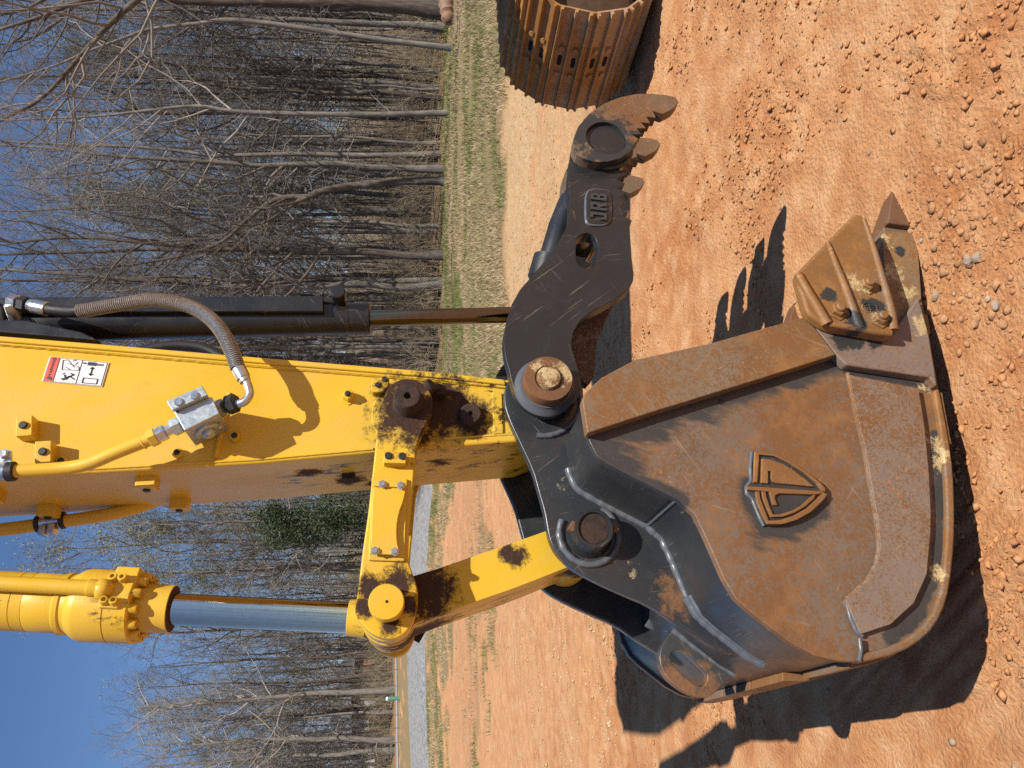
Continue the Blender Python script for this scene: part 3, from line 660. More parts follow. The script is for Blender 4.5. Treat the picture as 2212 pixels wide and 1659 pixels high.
# coil: rings along the first part of the hose
acc = [0.0]
for u, v in zip(hp[:-1], hp[1:]): acc.append(acc[-1] + (v - u).length)
end = acc[8 * 14]; cnt = int(end / 0.0064); V = []; F = []
def at_len(s):
    i = min(np.searchsorted(acc, s), len(acc) - 1); i = max(1, int(i)); t = (s - acc[i - 1]) / max(1e-6, acc[i] - acc[i - 1])
    return hp[i - 1].lerp(hp[i], t), (hp[i] - hp[i - 1]).normalized()
for k in range(cnt):
    p, d = at_len(end * (k + .5) / cnt); _, u, v = frame(d); b0 = len(V); RN, TN = 16, 5
    for i in range(RN):
        a = 2 * math.pi * i / RN; rad = u * math.cos(a) + v * math.sin(a)
        for j in range(TN):
            c = 2 * math.pi * j / TN; V.append(tuple(p + d * (0.0064 * i / RN) + rad * (0.0205 + 0.0024 * math.cos(c)) + d * (0.0024 * math.sin(c))))
    for i in range(RN):
        for j in range(TN):
            i2, j2 = (i + 1) % RN, (j + 1) % TN; F.append((b0 + i * TN + j, b0 + i2 * TN + j, b0 + i2 * TN + j2, b0 + i * TN + j2))
me = bpy.data.meshes.new('spring_guard'); me.from_pydata(V, [], F); o = link('spring_guard', me, HOSEST, hose); finish(o, 60)
sweep('hydraulic_hose', spline([(1.3504,2.7000,2.6026),(1.3702,2.7000,2.5314),(1.3785,2.7000,2.4580),(1.3674,2.7000,2.3734),(1.3328,2.7000,2.3031)], 8), 0.02, RUBBER, EX, 12)

# ---------------------------------------------------------------- thumb cylinder
T0, T1, T2 = Vector((1.3111,2.4450,3.1721)), Vector((1.3606,2.4450,1.7431)), Vector((1.3856,2.4450,1.1559))
d = (T1 - T0).normalized(); L = (T1 - T0).length
tc = turned('thumb_cylinder', T0, T1, [(0, .058), (L - .075, .058), (L - .075, .0565), (L - .072, .0565), (L - .072, .058), (L - .004, .058), (L, .054), (L, .03), (L - .01, .03)], CYLB, EX, 40)
tag(tc, 'black thumb cylinder with its polished rod extended down')
turned('rod', T1 - d * .05, T2, [(0, .0295), ((T2 - T1).length + .05, .0295)], CHROMED, tc, 32)
turned('rod_eye', (T2.x, MID - .05, T2.z), (T2.x, MID + .05, T2.z), [(0, .05), (.003, .055), (.097, .055), (.1, .05)], BLACK, tc, 28)
gx = Vector((0.062, 0, 0.002))
plate('guard_channel', [(1.3616,3.1409),(1.3789,2.9360),(1.3898,2.5056),(1.4021,1.9014),(1.3414,1.8971),(1.3312,2.4976),(1.3217,2.9245),(1.3053,3.1278)], 2.362, 2.47, CYLB, tc, 0.004)
p = T1 - d * .105
rod('feed_tube', (p.x + .05, 2.41, p.z + .12), (p.x + .05, 2.41, p.z + .02), 0.014, CYLB, tc, 14)
turned('port_stub', (p.x + .045, 2.42, p.z), (p.x + .045, 2.3, p.z), [(0, .022), (.05, .022), (.06, .026), (.09, .026), (.094, .022)], CYLB, tc, 20)
plate('cylinder_bracket', [(1.2551,3.0442),(1.2514,2.8010),(1.2116,2.6294),(1.1791,2.5691),(1.2060,2.8733),(1.2240,3.0371)], 2.28, 2.62, CYLB, EX, 0.006)
plate('cylinder_bracket', [(1.3590,3.1915),(1.3630,2.9601),(1.3260,2.9027),(1.2786,2.8904),(1.2530,2.9235),(1.2586,3.1670)], 2.33, 2.37, CYLB, EX, 0.008)

# ---------------------------------------------------------------- bucket cylinder
C0, C1 = Vector((0.4386,2.4450,3.0290)), Vector((0.3688,2.4450,2.2965)); C2 = Vector((L2[0], MID, L2[2]))
C1 = C0 + (C2 - C0) * ((C1 - C0).length / (C2 - C0).length)
d = (C2 - C0).normalized(); L = (C1 - C0).length; m = L / 573.0     # metres per picture unit along the axis
def s(x): return (x + 200) * m
bc = turned('bucket_cylinder', C0, C1, [(0, .083), (s(44), .083), (s(44), .0815), (s(46), .0815), (s(46), .083), (s(70), .083), (s(70), .082), (s(72), .083), (s(133), .083), (s(137), .0885), (s(147), .0885), (s(151), .085), (s(160), .087), (s(172), .098), (s(186), .103), (s(246), .103), (s(246), .1005), (s(249), .1005), (s(249), .103), (s(296), .103), (s(300), .098), (s(300), .069), (s(372), .069), (s(373), .067), (s(373), .047), (s(365), .047)], Y_cyl, EX, 56, smooth=25)
tag(bc, 'yellow bucket cylinder with bolted head and chrome rod')
turned('rod', C1 - d * .05, C2 - d * .07, [(0, .0455), ((C2 - C1).length - .02, .0455)], CHROME, bc, 48)
turned('rod_wiper', C1 - d * .012, C1, [(0, .046), (.001, .067), (.0125, .066), (.013, .047)], GREASE, bc, 40)
turned('rod_collar', C2 - d * .125, C2, [(0, .046), (.002, .053), (.03, .055), (.055, .058)], Y_link, bc, 36)
_, u, v = frame(d)
for k in range(12):
    a = 2 * math.pi * (k + .35) / 12; q = C0 + d * s(296) + (u * math.cos(a) + v * math.sin(a)) * .0855
    b_ = turned('head_bolt', q, q + d, [(0, .0135), (.024, .0135), (.027, .0115), (.027, .007), (.020, .006)], Y_cyl, bc, 16)
# side pipe on the barrel's near side
side = Vector((0.30, -0.954, 0)); side = (side - d * side.dot(d)).normalized()
pr = [C0 + d * s(t) + side * 0.109 for t in (-200, 0, 120, 240)]
sp = sweep('feed_pipe', pr, 0.0215, Y_cyl, bc, 18)
turned('pipe_sleeve', pr[-1] - d * .04, pr[-1], [(0, .0215), (.003, .0245), (.02, .0245), (.026, .0225), (.04, .025)], Y_cyl, bc, 18)
turned('pipe_elbow', pr[-1] - side * .05, pr[-1] + side * .03, [(0, .03), (.045, .03), (.062, .025), (.072, .014), (.074, .004)], Y_cyl, bc, 22)
tang = d.cross(side).normalized()
for sx in (-1, 1):
    for sz in (-1, 1):
        q = C0 + d * (s(262) + sz * .013) + side * 0.096 + tang * sx * .036
        turned('flange_screw', q, q + side, [(0, .0125), (.02, .0125), (.023, .011), (.023, .0065), (.014, .006)], Y_cyl, bc, 14)
blk = C0 + d * s(268) + side * .0
def obox(name, c, ax, ay, az, mat, par, bevel=.006):
    V = [tuple(c + ax * i + ay * j + az * k) for i in (-1, 1) for j in (-1, 1) for k in (-1, 1)]
    F = [(0, 1, 3, 2), (4, 6, 7, 5), (0, 4, 5, 1), (2, 3, 7, 6), (0, 2, 6, 4), (1, 5, 7, 3)]
    me = bpy.data.meshes.new(name); me.from_pydata(V, [], F); o = link(name, me, mat, par); finish(o, 30); bev(o, bevel); return o
obox('port_block', C0 + d * s(262) + side * .078, tang * .052, d * .028, side * .024, Y_cyl, bc)
obox('port_block', C0 + d * s(274) + side * .075 - tang * .045, tang * .035, d * .034, side * .022, Y_cyl, bc)

# ---------------------------------------------------------------- side links and bucket link
lk_prof = chaik([(0.9392,1.6795),(0.9699,1.6661),(0.9900,1.6383),(0.9963,1.6019),(0.9807,1.5639),(0.9497,1.5402),(0.9129,1.5322),(0.8675,1.5411),(0.8231,1.5649),(0.7895,1.5787),(0.7650,1.5842),(0.6576,1.5925),(0.5759,1.6017),(0.4462,1.6081),(0.4206,1.6017),(0.3823,1.5866),(0.3523,1.5804),(0.3191,1.5805),(0.2713,1.5930),(0.2402,1.6175),(0.2299,1.6539),(0.2435,1.6989),(0.2731,1.7311),(0.3012,1.7488),(0.3324,1.7461),(0.3579,1.7419),(0.4703,1.7324),(0.5785,1.7184),(0.7664,1.7039),(0.8789,1.6924)], 2)
lk = plate('side_link', lk_prof, 2.16, 2.215, Y_link, EX, 0.006, seg=3)
tag(lk, 'near yellow side link with bolted cover plate')
plate('side_link', lk_prof, 2.675, 2.73, Y_link, EX, 0.006, seg=3)
plate('cover_seat', [(0.6787,1.7110),(0.6715,1.6097),(0.4343,1.6168),(0.4410,1.7149)], 2.15, 2.162, Y_link, lk, 0.003)
plate('cover_plate', chaik([(0.6602,1.7061),(0.6545,1.6148),(0.6340,1.6135),(0.6017,1.6199),(0.5673,1.6326),(0.5254,1.6387),(0.4865,1.6372),(0.4659,1.6320),(0.4519,1.6319),(0.4579,1.7096),(0.5663,1.7080)], 1), 2.135, 2.151, Y_link, lk, 0.003)
plate('cover_rib', [(0.4704,1.7107),(0.4631,1.6306),(0.4479,1.6318),(0.4540,1.7116)], 2.128, 2.137, Y_link, lk, 0.002)
plate('cover_rib', [(0.6607,1.7032),(0.6551,1.6148),(0.6388,1.6160),(0.6444,1.7041)], 2.128, 2.137, Y_link, lk, 0.002)
for p in ((0.6494,2.1280,1.6797), (0.6444,2.1280,1.6278), (0.4611,2.1280,1.6969), (0.4571,2.1280,1.6431)): hexbolt('cover_bolt', p, (0, -1, 0), 0.0085, 0.010, ZINC, lk)
plate('mounting_tab', [(0.7466,1.6758),(0.7430,1.6124),(0.7094,1.6136),(0.7117,1.6779)], 2.125, 2.162, Y_link, lk, 0.003)
for p in ((0.7324,2.1250,1.6638), (0.7305,2.1250,1.6242)): rod('plug', p, (p[0], p[1] - .006, p[2]), 0.011, RUBBER, lk, 14)
weld('weld_bead', lid(2.16, [(0.7148,1.6685),(0.7127,1.6232)]), 0.006, YWELD, lk, 8)
turned('pin_cap', (L2[0], 2.17, L2[2]), (L2[0], 2.0, L2[2]), [(0, .0475), (.075, .047), (.079, .0445), (.080, .002)], Y_link, EX, 40)
rod('centre_mark', (L2[0], 2.091, L2[2] - .001), (L2[0], 2.0885, L2[2] - .001), 0.004, GREASE, EX, 12)
eyes = turned('pivot_bushes', (L2[0], 2.216, L2[2]), (L2[0], 2.676, L2[2]), [(0, .072), (.035, .076), (.042, .066), (.05, .066), (.055, .08), (.135, .08), (.14, .068), (.148, .068), (.15, .082), (.305, .082), (.31, .068), (.318, .068), (.325, .08), (.405, .08), (.41, .066), (.42, .066), (.425, .076), (.46, .074)], Y_link, EX, 40, smooth=30)
turned('pin_cap', (L2[0], 2.72, L2[2]), (L2[0], 2.9, L2[2]), [(0, .06), (.03, .06), (.034, .05)], GREASE, EX, 32)
turned('link_pin', (L1[0], 2.2, L1[2]), (L1[0], 2.8, L1[2]), [(0, .05), (.59, .05)], GREASE, EX, 24)
q = Vector((L2[0] - .015, 2.70, L2[2] - .085)); obox('stop_lug', q, Vector((.02, 0, -.012)), Vector((0, .012, 0)), Vector((.01, 0, .018)), GREASE, EX, .003)
# tapered box link from the side links down to the ears
bl_prof = [(0.4105,1.6204),(0.4202,1.5924),(0.4381,1.5250),(0.5084,1.2977),(0.5437,1.1875),(0.5851,1.0493)]
bl_prof += [(B2X[0] + .062 * math.cos(R(a)), B2X[1] + .062 * math.sin(R(a))) for a in range(45, -136, -20)]
bl_prof += [(0.4289,1.1383),(0.3927,1.2431),(0.3720,1.3051),(0.3460,1.3934),(0.3158,1.4935),(0.3033,1.5360)]
bl_prof += [(L2X[0] + .07 * math.cos(R(a)), L2X[1] + .07 * math.sin(R(a))) for a in range(235, 45, -20)]
blk = plate('bucket_link', bl_prof, 2.29, 2.60, Y_link, EX, 0.007, seg=3)
tag(blk, 'yellow box link between the side links and the bucket ears')
turned('link_boss', (B2[0], 2.252, B2[2]), (B2[0], 2.638, B2[2]), [(0, .075), (.004, .08), (.382, .08), (.386, .075)], Y_link, blk, 36)

# ---------------------------------------------------------------- boom and arm cylinder (above the picture; they throw the shadows seen on the yard)
boom = plate('boom', [(1.12, 4.02), (1.4, 3.78), (3.2, 3.62), (3.7, 3.42), (5.9, 1.75), (6.35, 2.1), (4.7, 4.25), (4.0, 4.72), (3.2, 4.80), (1.5, 4.42), (1.15, 4.28)], 2.19, 2.70, Y_arm, EX, .02)
rod('boom_pin', (1.28, 2.15, 4.12), (1.28, 2.74, 4.12), .07, GREASE, boom, 24)
ac = rod('arm_cylinder', (1.26, MID, 5.05), (3.7, MID, 5.0), .085, Y_cyl, EX, 28)
q0 = C0 - (C2 - C0).normalized() * 0.95; rod('cylinder_base', q0, C0 + (C2 - C0).normalized() * .01, .082, Y_cyl, bc, 32)

# ---------------------------------------------------------------- bucket
def off2(pts, dist):          # offset an open polyline to its right-hand side
    out = []
    for i, p in enumerate(pts):
        a = Vector(pts[max(i - 1, 0)]); b = Vector(pts[min(i + 1, len(pts) - 1)]); t = (b - a).normalized()
        out.append((p[0] + t.y * dist, p[1] - t.x * dist))
    return out
Z2 = lambda q: (q[0], q[1])
back = [(0.8071,1.1325),(0.7404,1.1298),(0.7123,1.1286),(0.6898,1.1257),(0.6504,1.1107),(0.6334,1.0935),(0.6070,1.0510),(0.5234,0.9017),(0.5030,0.8833),(0.4866,0.8657),(0.4372,0.8484),(0.3720,0.8293),(0.3178,0.8139),(0.2666,0.7912),(0.2280,0.7533),(0.1989,0.7189),(0.1550,0.6672),(0.1233,0.6135),(0.1068,0.5566),(0.1034,0.5036),(0.1105,0.4438),(0.1245,0.3876),(0.1622,0.3047),(0.1869,0.2704),(0.2124,0.2471),(0.2777,0.2047),(0.3322,0.1784),(0.3895,0.1564),(0.4739,0.1285),(0.5870,0.0972),(0.7029,0.0768),(0.8482,0.0599),(1.0271,0.0361),(1.1577,0.0237)]
front = [(1.1561,0.1175),(1.1043,0.2838),(1.0705,0.4230),(1.0345,0.5518),(0.9809,0.7325),(0.9262,0.9689),(0.8713,1.0726),(0.8348,1.1117)]
barline = [(0.7003,1.1222),(0.7527,0.9549),(0.8688,0.5849),(0.9378,0.3687)]
topline = [(0.6283,1.0978),(0.5994,1.0519),(0.5171,0.9027)]
emb = [(0.5445,0.6876),(0.4318,0.6838),(0.4424,0.6174),(0.5029,0.5192)]
cutl = [(0.9394,0.3509),(0.9017,0.3267),(0.8571,0.0972)]
botl = [(0.8422,0.1016),(0.6976,0.1130),(0.4825,0.1672),(0.3336,0.2233),(0.2181,0.3062),(0.1593,0.3993)]
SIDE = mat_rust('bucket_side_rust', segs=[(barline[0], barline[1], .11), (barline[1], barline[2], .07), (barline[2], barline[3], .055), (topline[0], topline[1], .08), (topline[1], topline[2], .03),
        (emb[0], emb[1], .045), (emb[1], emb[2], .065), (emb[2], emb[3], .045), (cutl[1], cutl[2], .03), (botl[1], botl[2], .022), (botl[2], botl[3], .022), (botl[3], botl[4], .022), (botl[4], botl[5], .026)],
        pale=[(0.8482,1.9000,0.0984) + (0.03,), (0.6696,1.9000,0.1100) + (0.04,), (0.3094,1.9000,0.2227) + (0.03,), (0.6146,1.9000,0.1268) + (0.03,)], grey=0.480, steel=(0.140, 0.108, 0.084))
FRONTR = mat_rust('bucket_bar_rust', grey=0.478, tint=1.08, steel=(0.165, 0.125, 0.083))
PATCHR = mat_rust('wear_patch_rust', grey=0.52, steel=(0.180, 0.138, 0.108))
CUTR = mat_rust('cutter_rust', dark=[(1.0329,1.8300,0.3182) + (.05,), (1.0741,1.8300,0.2566) + (.04,), (1.1099,1.8300,0.3792) + (.03,)], pale=[(1.1358,1.8300,0.2672) + (.028,), (1.0368,1.8300,0.2518) + (.025,), (1.1593,1.8300,0.2967) + (.035,), (1.2023,1.8300,0.1899) + (.02,), (1.0599,1.8300,0.3766) + (.015,), (1.2782,1.8300,0.1573) + (.02,)], grey=0.44, tint=1.3, steel=(0.16, 0.125, 0.09))
PLATER = mat_rust('corner_plate_rust', dark=[(1.0153,1.8600,0.3278) + (.07,), (0.9807,1.8600,0.2491) + (.03,)], pale=[(1.0367,1.8600,0.0853) + (.045,), (1.0241,1.8800,0.0608) + (.04,)], grey=0.56, steel=(0.175, 0.135, 0.108))
TOOTHR = mat_rust('tooth_rust', pale=[(1.3662,1.8800,0.1067) + (.04,), (1.2876,1.8800,0.1012) + (.035,), (1.2107,1.8800,0.1147) + (.04,)], grey=0.42, tint=0.9, steel=(0.13, 0.08, 0.055))
ADAPTR = mat_rust('adapter_rust', dark=[(1.3217,1.8900,0.0540) + (.03,)], pale=[(1.3557,1.8900,0.0972) + (.035,), (1.2343,1.8900,0.0942) + (.05,), (1.1674,1.8900,0.0740) + (.04,)], grey=0.43, tint=1.25, steel=(0.19, 0.14, 0.085))
EDGER = mat_rust('worn_edge_rust', pale=[(0.6384,1.8900,0.1122) + (.035,), (0.3015,1.8900,0.2226) + (.02,)], grey=0.45, tint=1.15, steel=(0.15, 0.12, 0.092))
BACKM = mat_black('bucket_back_black', rust=[(0.09, 2.1, 0.46, 0.14), (0.05, 2.45, 0.44, 0.22), (0.02, 2.8, 0.44, 0.22)], base=(0.018, 0.0195, 0.021), wear=0.3)
INSR = mat_rust('bucket_inside_rust', grey=0.4, tint=0.8)

BY0, BY1 = 1.90, 2.99
def grow_x(y): return 0.045 * max(0.0, (y - 1.96) / 1.0)
inner = off2(back, -0.012) if off2(back, -0.012)[20][0] > back[20][0] else off2(back, 0.012)
sg = -1 if off2(back, -0.012)[20][0] > back[20][0] else 1
o_l, i_l = off2(back, sg * 0.010), off2(back, sg * 0.034)
V = []; F = []; n = len(back)
for yy in (1.925, 2.962):
    for k, q in enumerate(o_l): V.append((q[0] - (grow_x(yy) if 11 < k < 27 else 0), yy, q[1]))
    for k, q in enumerate(i_l): V.append((q[0] - (grow_x(yy) if 11 < k < 27 else 0), yy, q[1]))
for i in range(n - 1):
    F += [(i, i + 1, 2 * n + i + 1, 2 * n + i), (n + i, 3 * n + i, 3 * n + i + 1, n + i + 1)]
F += [(0, 2 * n, 3 * n, n), (n - 1, 2 * n - 1, 4 * n - 1, 3 * n - 1)]
me = bpy.data.meshes.new('bucket'); me.from_pydata(V, [], F)
bm = bmesh.new(); bm.from_mesh(me); bmesh.ops.recalc_face_normals(bm, faces=bm.faces); bm.to_mesh(me); bm.free()
bucket = link('bucket', me, BACKM, EX); finish(bucket, 28)
tag(bucket, 'large rusty digging bucket with a raised shield emblem on its side')
hole = (0.8030,1.9000,0.7364)
sp_ = plate('side_plate', back + front, BY0, BY0 + .028, SIDE, bucket, 0.004)
rod('hole_shade_disc', (hole[0], 1.906, hole[2]), (hole[0], 1.8992, hole[2]), .0105, RUBBER, bucket, 18)  # plate is solid here; a black disc stands for the hole's inner shade
tag(sp_, 'near side plate, brown rust over grey steel')
fb = [(x - .045 if 11 < k < 27 else x, z) for k, (x, z) in enumerate(back)]
plate('side_plate', fb + front, BY1 - .03, BY1, BACKM, bucket, 0.004)
plate('front_bar', [(0.7909,1.1431),(0.8099,1.1363),(0.8263,1.1207),(0.8609,1.0824),(0.9163,0.9804),(0.9702,0.7483),(1.0230,0.5709),(1.0600,0.4441),(0.9340,0.3812),(0.8643,0.6026),(0.7538,0.9657),(0.6981,1.1381)], 1.862, 1.902, FRONTR, bucket, 0.004)
plate('front_bar', [(x, z) for x, z in [(0.7909,1.1431),(0.8263,1.1207),(0.8609,1.0824),(0.9163,0.9804),(0.9702,0.7483),(1.0230,0.5709),(1.0600,0.4441),(0.9340,0.3812),(0.8643,0.6026),(0.7538,0.9657),(0.6981,1.1381)]], 2.988, 3.02, BACKM, bucket, 0.004)
plate('corner_plate', [(1.0617,0.4422),(1.0268,0.3732),(0.9942,0.2353),(1.0040,0.1810),(1.0546,0.1370),(1.1362,0.0605),(1.0082,0.0649),(0.8355,0.0889),(0.8635,0.1052),(0.9028,0.3543),(0.9355,0.3792)], 1.865, 1.902, PLATER, bucket, 0.006)
weld('weld_bead', lid(1.899, [(0.9439,0.3556),(0.9107,0.3317),(0.8691,0.0818)]), 0.009, WELDM, bucket, 11)
patch = [(0.8785,0.3443),(0.8345,0.1401),(0.7310,0.1533),(0.5939,0.1800),(0.4693,0.2105),(0.4145,0.2283),(0.3064,0.2712),(0.2361,0.3280),(0.1869,0.4051),(0.1670,0.4898),(0.2495,0.5100),(0.2931,0.4397),(0.3366,0.4013),(0.3816,0.3802),(0.4515,0.3680),(0.4981,0.3649),(0.6500,0.3521),(0.7660,0.3500)]
plate('wear_patch', fillet(patch, .004), 1.880, 1.902, PATCHR, bucket, 0.003)
weld('weld_bead', lid(1.892, [(0.8881,0.3400),(0.7718,0.3435),(0.6549,0.3455),(0.5018,0.3583),(0.4549,0.3615),(0.3846,0.3737),(0.3392,0.3949),(0.2954,0.4336),(0.2513,0.5019)]), 0.008, RWELD, bucket, 12)
weld('weld_bead', lid(1.892, [(0.2491,0.5037),(0.2070,0.5016),(0.1765,0.4943),(0.1627,0.4805)]), 0.006, WELDM, bucket, 13)
weld('weld_bead', lid(1.899, [(0.8273,0.0618),(0.6693,0.0815)]), 0.006, RWELD, bucket, 14)
# thick worn rim along the bottom and round the heel
rim_o = [(0.8385,0.0686),(0.6917,0.0848),(0.5823,0.1035),(0.4700,0.1347),(0.3826,0.1636),(0.2706,0.2120),(0.2049,0.2544),(0.1541,0.3119),(0.1169,0.3953),(0.0999,0.5020)]
rim_i = [(0.1193,0.5019),(0.1389,0.3979),(0.1735,0.3226),(0.2192,0.2706),(0.2807,0.2311),(0.3882,0.1860),(0.4706,0.1591),(0.5827,0.1286),(0.6920,0.1076),(0.8326,0.0880)]
plate('heel_rim', chaik(rim_o, 1, False) + chaik(rim_i, 1, False), 1.885, 1.95, EDGER, bucket, 0.008, seg=3)
weld('weld_bead', lid(1.886, [(0.1561,0.4931),(0.1289,0.4964),(0.1046,0.5075)]), 0.006, WELDM, bucket, 15)
# wear plates wrapped round the heel, each across the bucket
def wrap(k0, k1, th, y0, y1, mat):
    a = off2(back, sg * 0.009)[k0:k1]; b = off2(back, -sg * th)[k0:k1]
    V = []; m = len(a)
    for yy in (y0, y1):
        V += [(q[0] - grow_x(yy), yy, q[1]) for q in a] + [(q[0] - grow_x(yy) * 1.0, yy, q[1]) for q in b]
    F = []
    for i in range(m - 1): F += [(i, i + 1, 2 * m + i + 1, 2 * m + i), (m + i, 3 * m + i, 3 * m + i + 1, m + i + 1), (i, m + i, m + i + 1, i + 1), (2 * m + i, 2 * m + i + 1, 3 * m + i + 1, 3 * m + i)]
    F += [(0, 2 * m, 3 * m, m), (m - 1, 2 * m - 1, 4 * m - 1, 3 * m - 1)]
    me = bpy.data.meshes.new('wear_plate'); me.from_pydata(V, [], F)
    bm = bmesh.new(); bm.from_mesh(me); bmesh.ops.recalc_face_normals(bm, faces=bm.faces); bm.to_mesh(me); bm.free()
    o = link('wear_plate', me, mat, bucket); finish(o, 28); bev(o, .003); return o
wrap(19, 28, .012, 1.952, 2.20, EDGER); wrap(18, 28, .016, 2.215, 2.44, EDGER); wrap(18, 28, .016, 2.455, 2.68, EDGER); wrap(18, 28, .016, 2.695, 2.94, EDGER)
# torque tube under the ears
plate('top_box', [(0.7603,1.0841),(0.6410,1.0839),(0.6120,1.0429),(0.5335,0.9053),(0.6128,0.9220),(0.7057,0.9869)], 1.93, 2.96, BACKM, bucket, 0.01)

# ears
ear_prof = [(1.0370,1.2724),(1.0093,1.2918),(0.9851,1.3034),(0.9563,1.3093),(0.9215,1.3081),(0.8901,1.3009),(0.8529,1.2884),(0.7947,1.2657),(0.7124,1.2335),(0.6438,1.2197),(0.5796,1.2060),(0.5280,1.2014),(0.4922,1.1958),(0.4579,1.1805),(0.4193,1.1454),(0.3943,1.1093),(0.3494,1.0249),(0.2987,0.9131),(0.2488,0.8499),(0.2122,0.7909),(0.1816,0.7506),(0.1542,0.6948),(0.1654,0.6652),(0.1718,0.6377),(0.1895,0.6092),(0.2424,0.6552),(0.2769,0.7108),(0.3983,0.7700),(0.5094,0.7961),(0.5666,0.8138),(0.6568,0.9797),(0.7173,1.0721),(0.7625,1.0913),(0.8235,1.0946),(0.9014,1.0608),(0.9654,1.0488),(1.0474,1.0565),(1.1009,1.0933),(1.1276,1.1527),(1.1053,1.2155)]
ear = plate('ear', chaik(ear_prof, 1), 2.212, 2.248, EARM, bucket, 0.006, seg=3)
tag(ear, 'near black mounting ear with weld seams')
plate('ear', chaik(ear_prof, 1), 2.645, 2.682, EARM, bucket, 0.006, seg=3)
weld('weld_bead', [(q[0], 2.206, q[1]) for q in off2(o_l, -sg * .003)[2:9]], 0.013, WELDM, bucket, 21)
weld('weld_bead', [(q[0], 2.206, q[1]) for q in off2(o_l, -sg * .003)[8:13]], 0.012, WELDM, bucket, 22)
weld('weld_bead', [(q[0], 2.202, q[1]) for q in off2(o_l, -sg * .004)[12:18]], 0.017, WELDM, bucket, 23)
weld('weld_bead', [(q[0], 2.178, q[1]) for q in off2(o_l, -sg * .001)[12:18]], 0.012, WELDM, bucket, 24)
weld('weld_bead', [(q[0], y, q[1]) for q in (off2(o_l, -sg * .001)[7],) for y in (1.94, 2.0, 2.1, 2.2)], 0.004, WELDM, bucket, 25)
# pin bosses on the near ear
def ring(name, c, y, r, tube, mat, par, a0=0, a1=360):
    pts = [(c[0] + r * math.cos(R(a)), y, c[1] + r * math.sin(R(a))) for a in range(a0, a1 + 1, 10)]
    return weld(name, pts, tube, mat, par, int(r * 1e4))
ring('weld_bead', B2X, 2.210, .089, .011, WELDM, bucket, 60, 330)
turned('pin_boss', (B2[0], 2.218, B2[2]), (B2[0], 2.0, B2[2]), [(0, .074), (.014, .068), (.026, .060), (.078, .058), (.082, .055), (.082, .0475), (.074, .047)], BLACK, bucket, 44)
turned('bucket_pin', (B2[0], 2.20, B2[2]), (B2[0], 2.0, B2[2]), [(0, .0465), (.052, .0465), (.057, .043), (.058, .002)], GREASE, bucket, 36)
obox('pin_clip', Vector((B2[0] + .005, 2.160, B2[2] - .062)), Vector((.012, 0, .006)), Vector((0, .012, 0)), Vector((-.004, 0, .008)), RWELD, bucket, .002)
obox('pin_clip', Vector((B2[0] + .010, 2.155, B2[2] + .060)), Vector((.012, 0, -.008)), Vector((0, .012, 0)), Vector((.005, 0, .008)), TOOTHR, bucket, .002)
turned('bucket_pin', (B2[0], 2.21, B2[2]), (B2[0], 2.75, B2[2]), [(0, .0465), (.53, .0465)], GREASE, bucket, 24)
turned('pin_boss', (B2[0], 2.651, B2[2]), (B2[0], 2.62, B2[2]), [(0, .08), (.012, .075), (.02, .06)], EARM, bucket, 36)
ring('weld_bead', AX, 2.210, .128, .010, WELDM, bucket, 170, 330)
# lifting eye on the back
plate('lifting_eye', chaik([(0.2614,0.7820),(0.2225,0.8191),(0.1959,0.8376),(0.1596,0.8455),(0.1201,0.8332),(0.0826,0.7960),(0.0567,0.7485),(0.0511,0.7156),(0.0615,0.6873),(0.0951,0.6414),(0.1122,0.6039),(0.1724,0.6113),(0.2442,0.6676),(0.2957,0.7205)], 1), 2.425, 2.465, mat_black('eye_black', rust=[(0.0766,2.4250,0.7465) + (.12,), (0.1055,2.4250,0.8006) + (.08,)], base=(.03, .032, .033)), bucket, 0.004,
      holes=[chaik([(0.1872,0.8050),(0.1956,0.7800),(0.1851,0.7563),(0.1526,0.7257),(0.1233,0.6992),(0.1020,0.6998),(0.0831,0.7176),(0.0895,0.7415),(0.1131,0.7672),(0.1452,0.7992),(0.1671,0.8093)], 2)])
weld('weld_bead', [(0.2532,2.4200,0.7911),(0.2025,2.4200,0.7285),(0.1494,2.4200,0.6625),(0.1149,2.4200,0.6119)], 0.012, WELDM, bucket, 26)
weld('weld_bead', [(0.2977,2.6000,0.8156),(0.2359,2.6200,0.7024),(0.1799,2.6200,0.5982)], 0.016, WELDM, bucket, 27)

# emblem: raised shield
EMR = mat_rust('emblem_rust', grey=0.36, tint=1.15, steel=(0.10, 0.06, 0.04))
def EZ(pts): return pts
em = plate('emblem', chaik([(0.6493,0.6735),(0.6490,0.6497),(0.6419,0.6152),(0.6202,0.5744),(0.5907,0.5355),(0.5641,0.5069),(0.5431,0.4892),(0.5289,0.4846),(0.5150,0.4958),(0.4879,0.5323),(0.4663,0.5724),(0.4523,0.6103),(0.4458,0.6450),(0.4466,0.6768),(0.4702,0.6862),(0.5002,0.6944),(0.5216,0.6993),(0.5408,0.7111),(0.5535,0.7113),(0.5622,0.6928),(0.6164,0.6811)], 1), 1.888, 1.902, BACKM, bucket, 0.003)
tag(em, 'raised shield emblem with mirrored letter strokes')
def ep(pts): plate('emblem_stroke', pts, 1.880, 1.889, EMR, bucket, 0.002)
ep([(0.6491,0.6753),(0.6480,0.6545),(0.6396,0.6176),(0.6182,0.5763),(0.5888,0.5389),(0.5618,0.5097),(0.5427,0.4964),(0.5325,0.4975),(0.5352,0.5074),(0.5602,0.5207),(0.5863,0.5464),(0.6148,0.5858),(0.6344,0.6221),(0.6391,0.6641),(0.5615,0.6843),(0.5617,0.6955)])
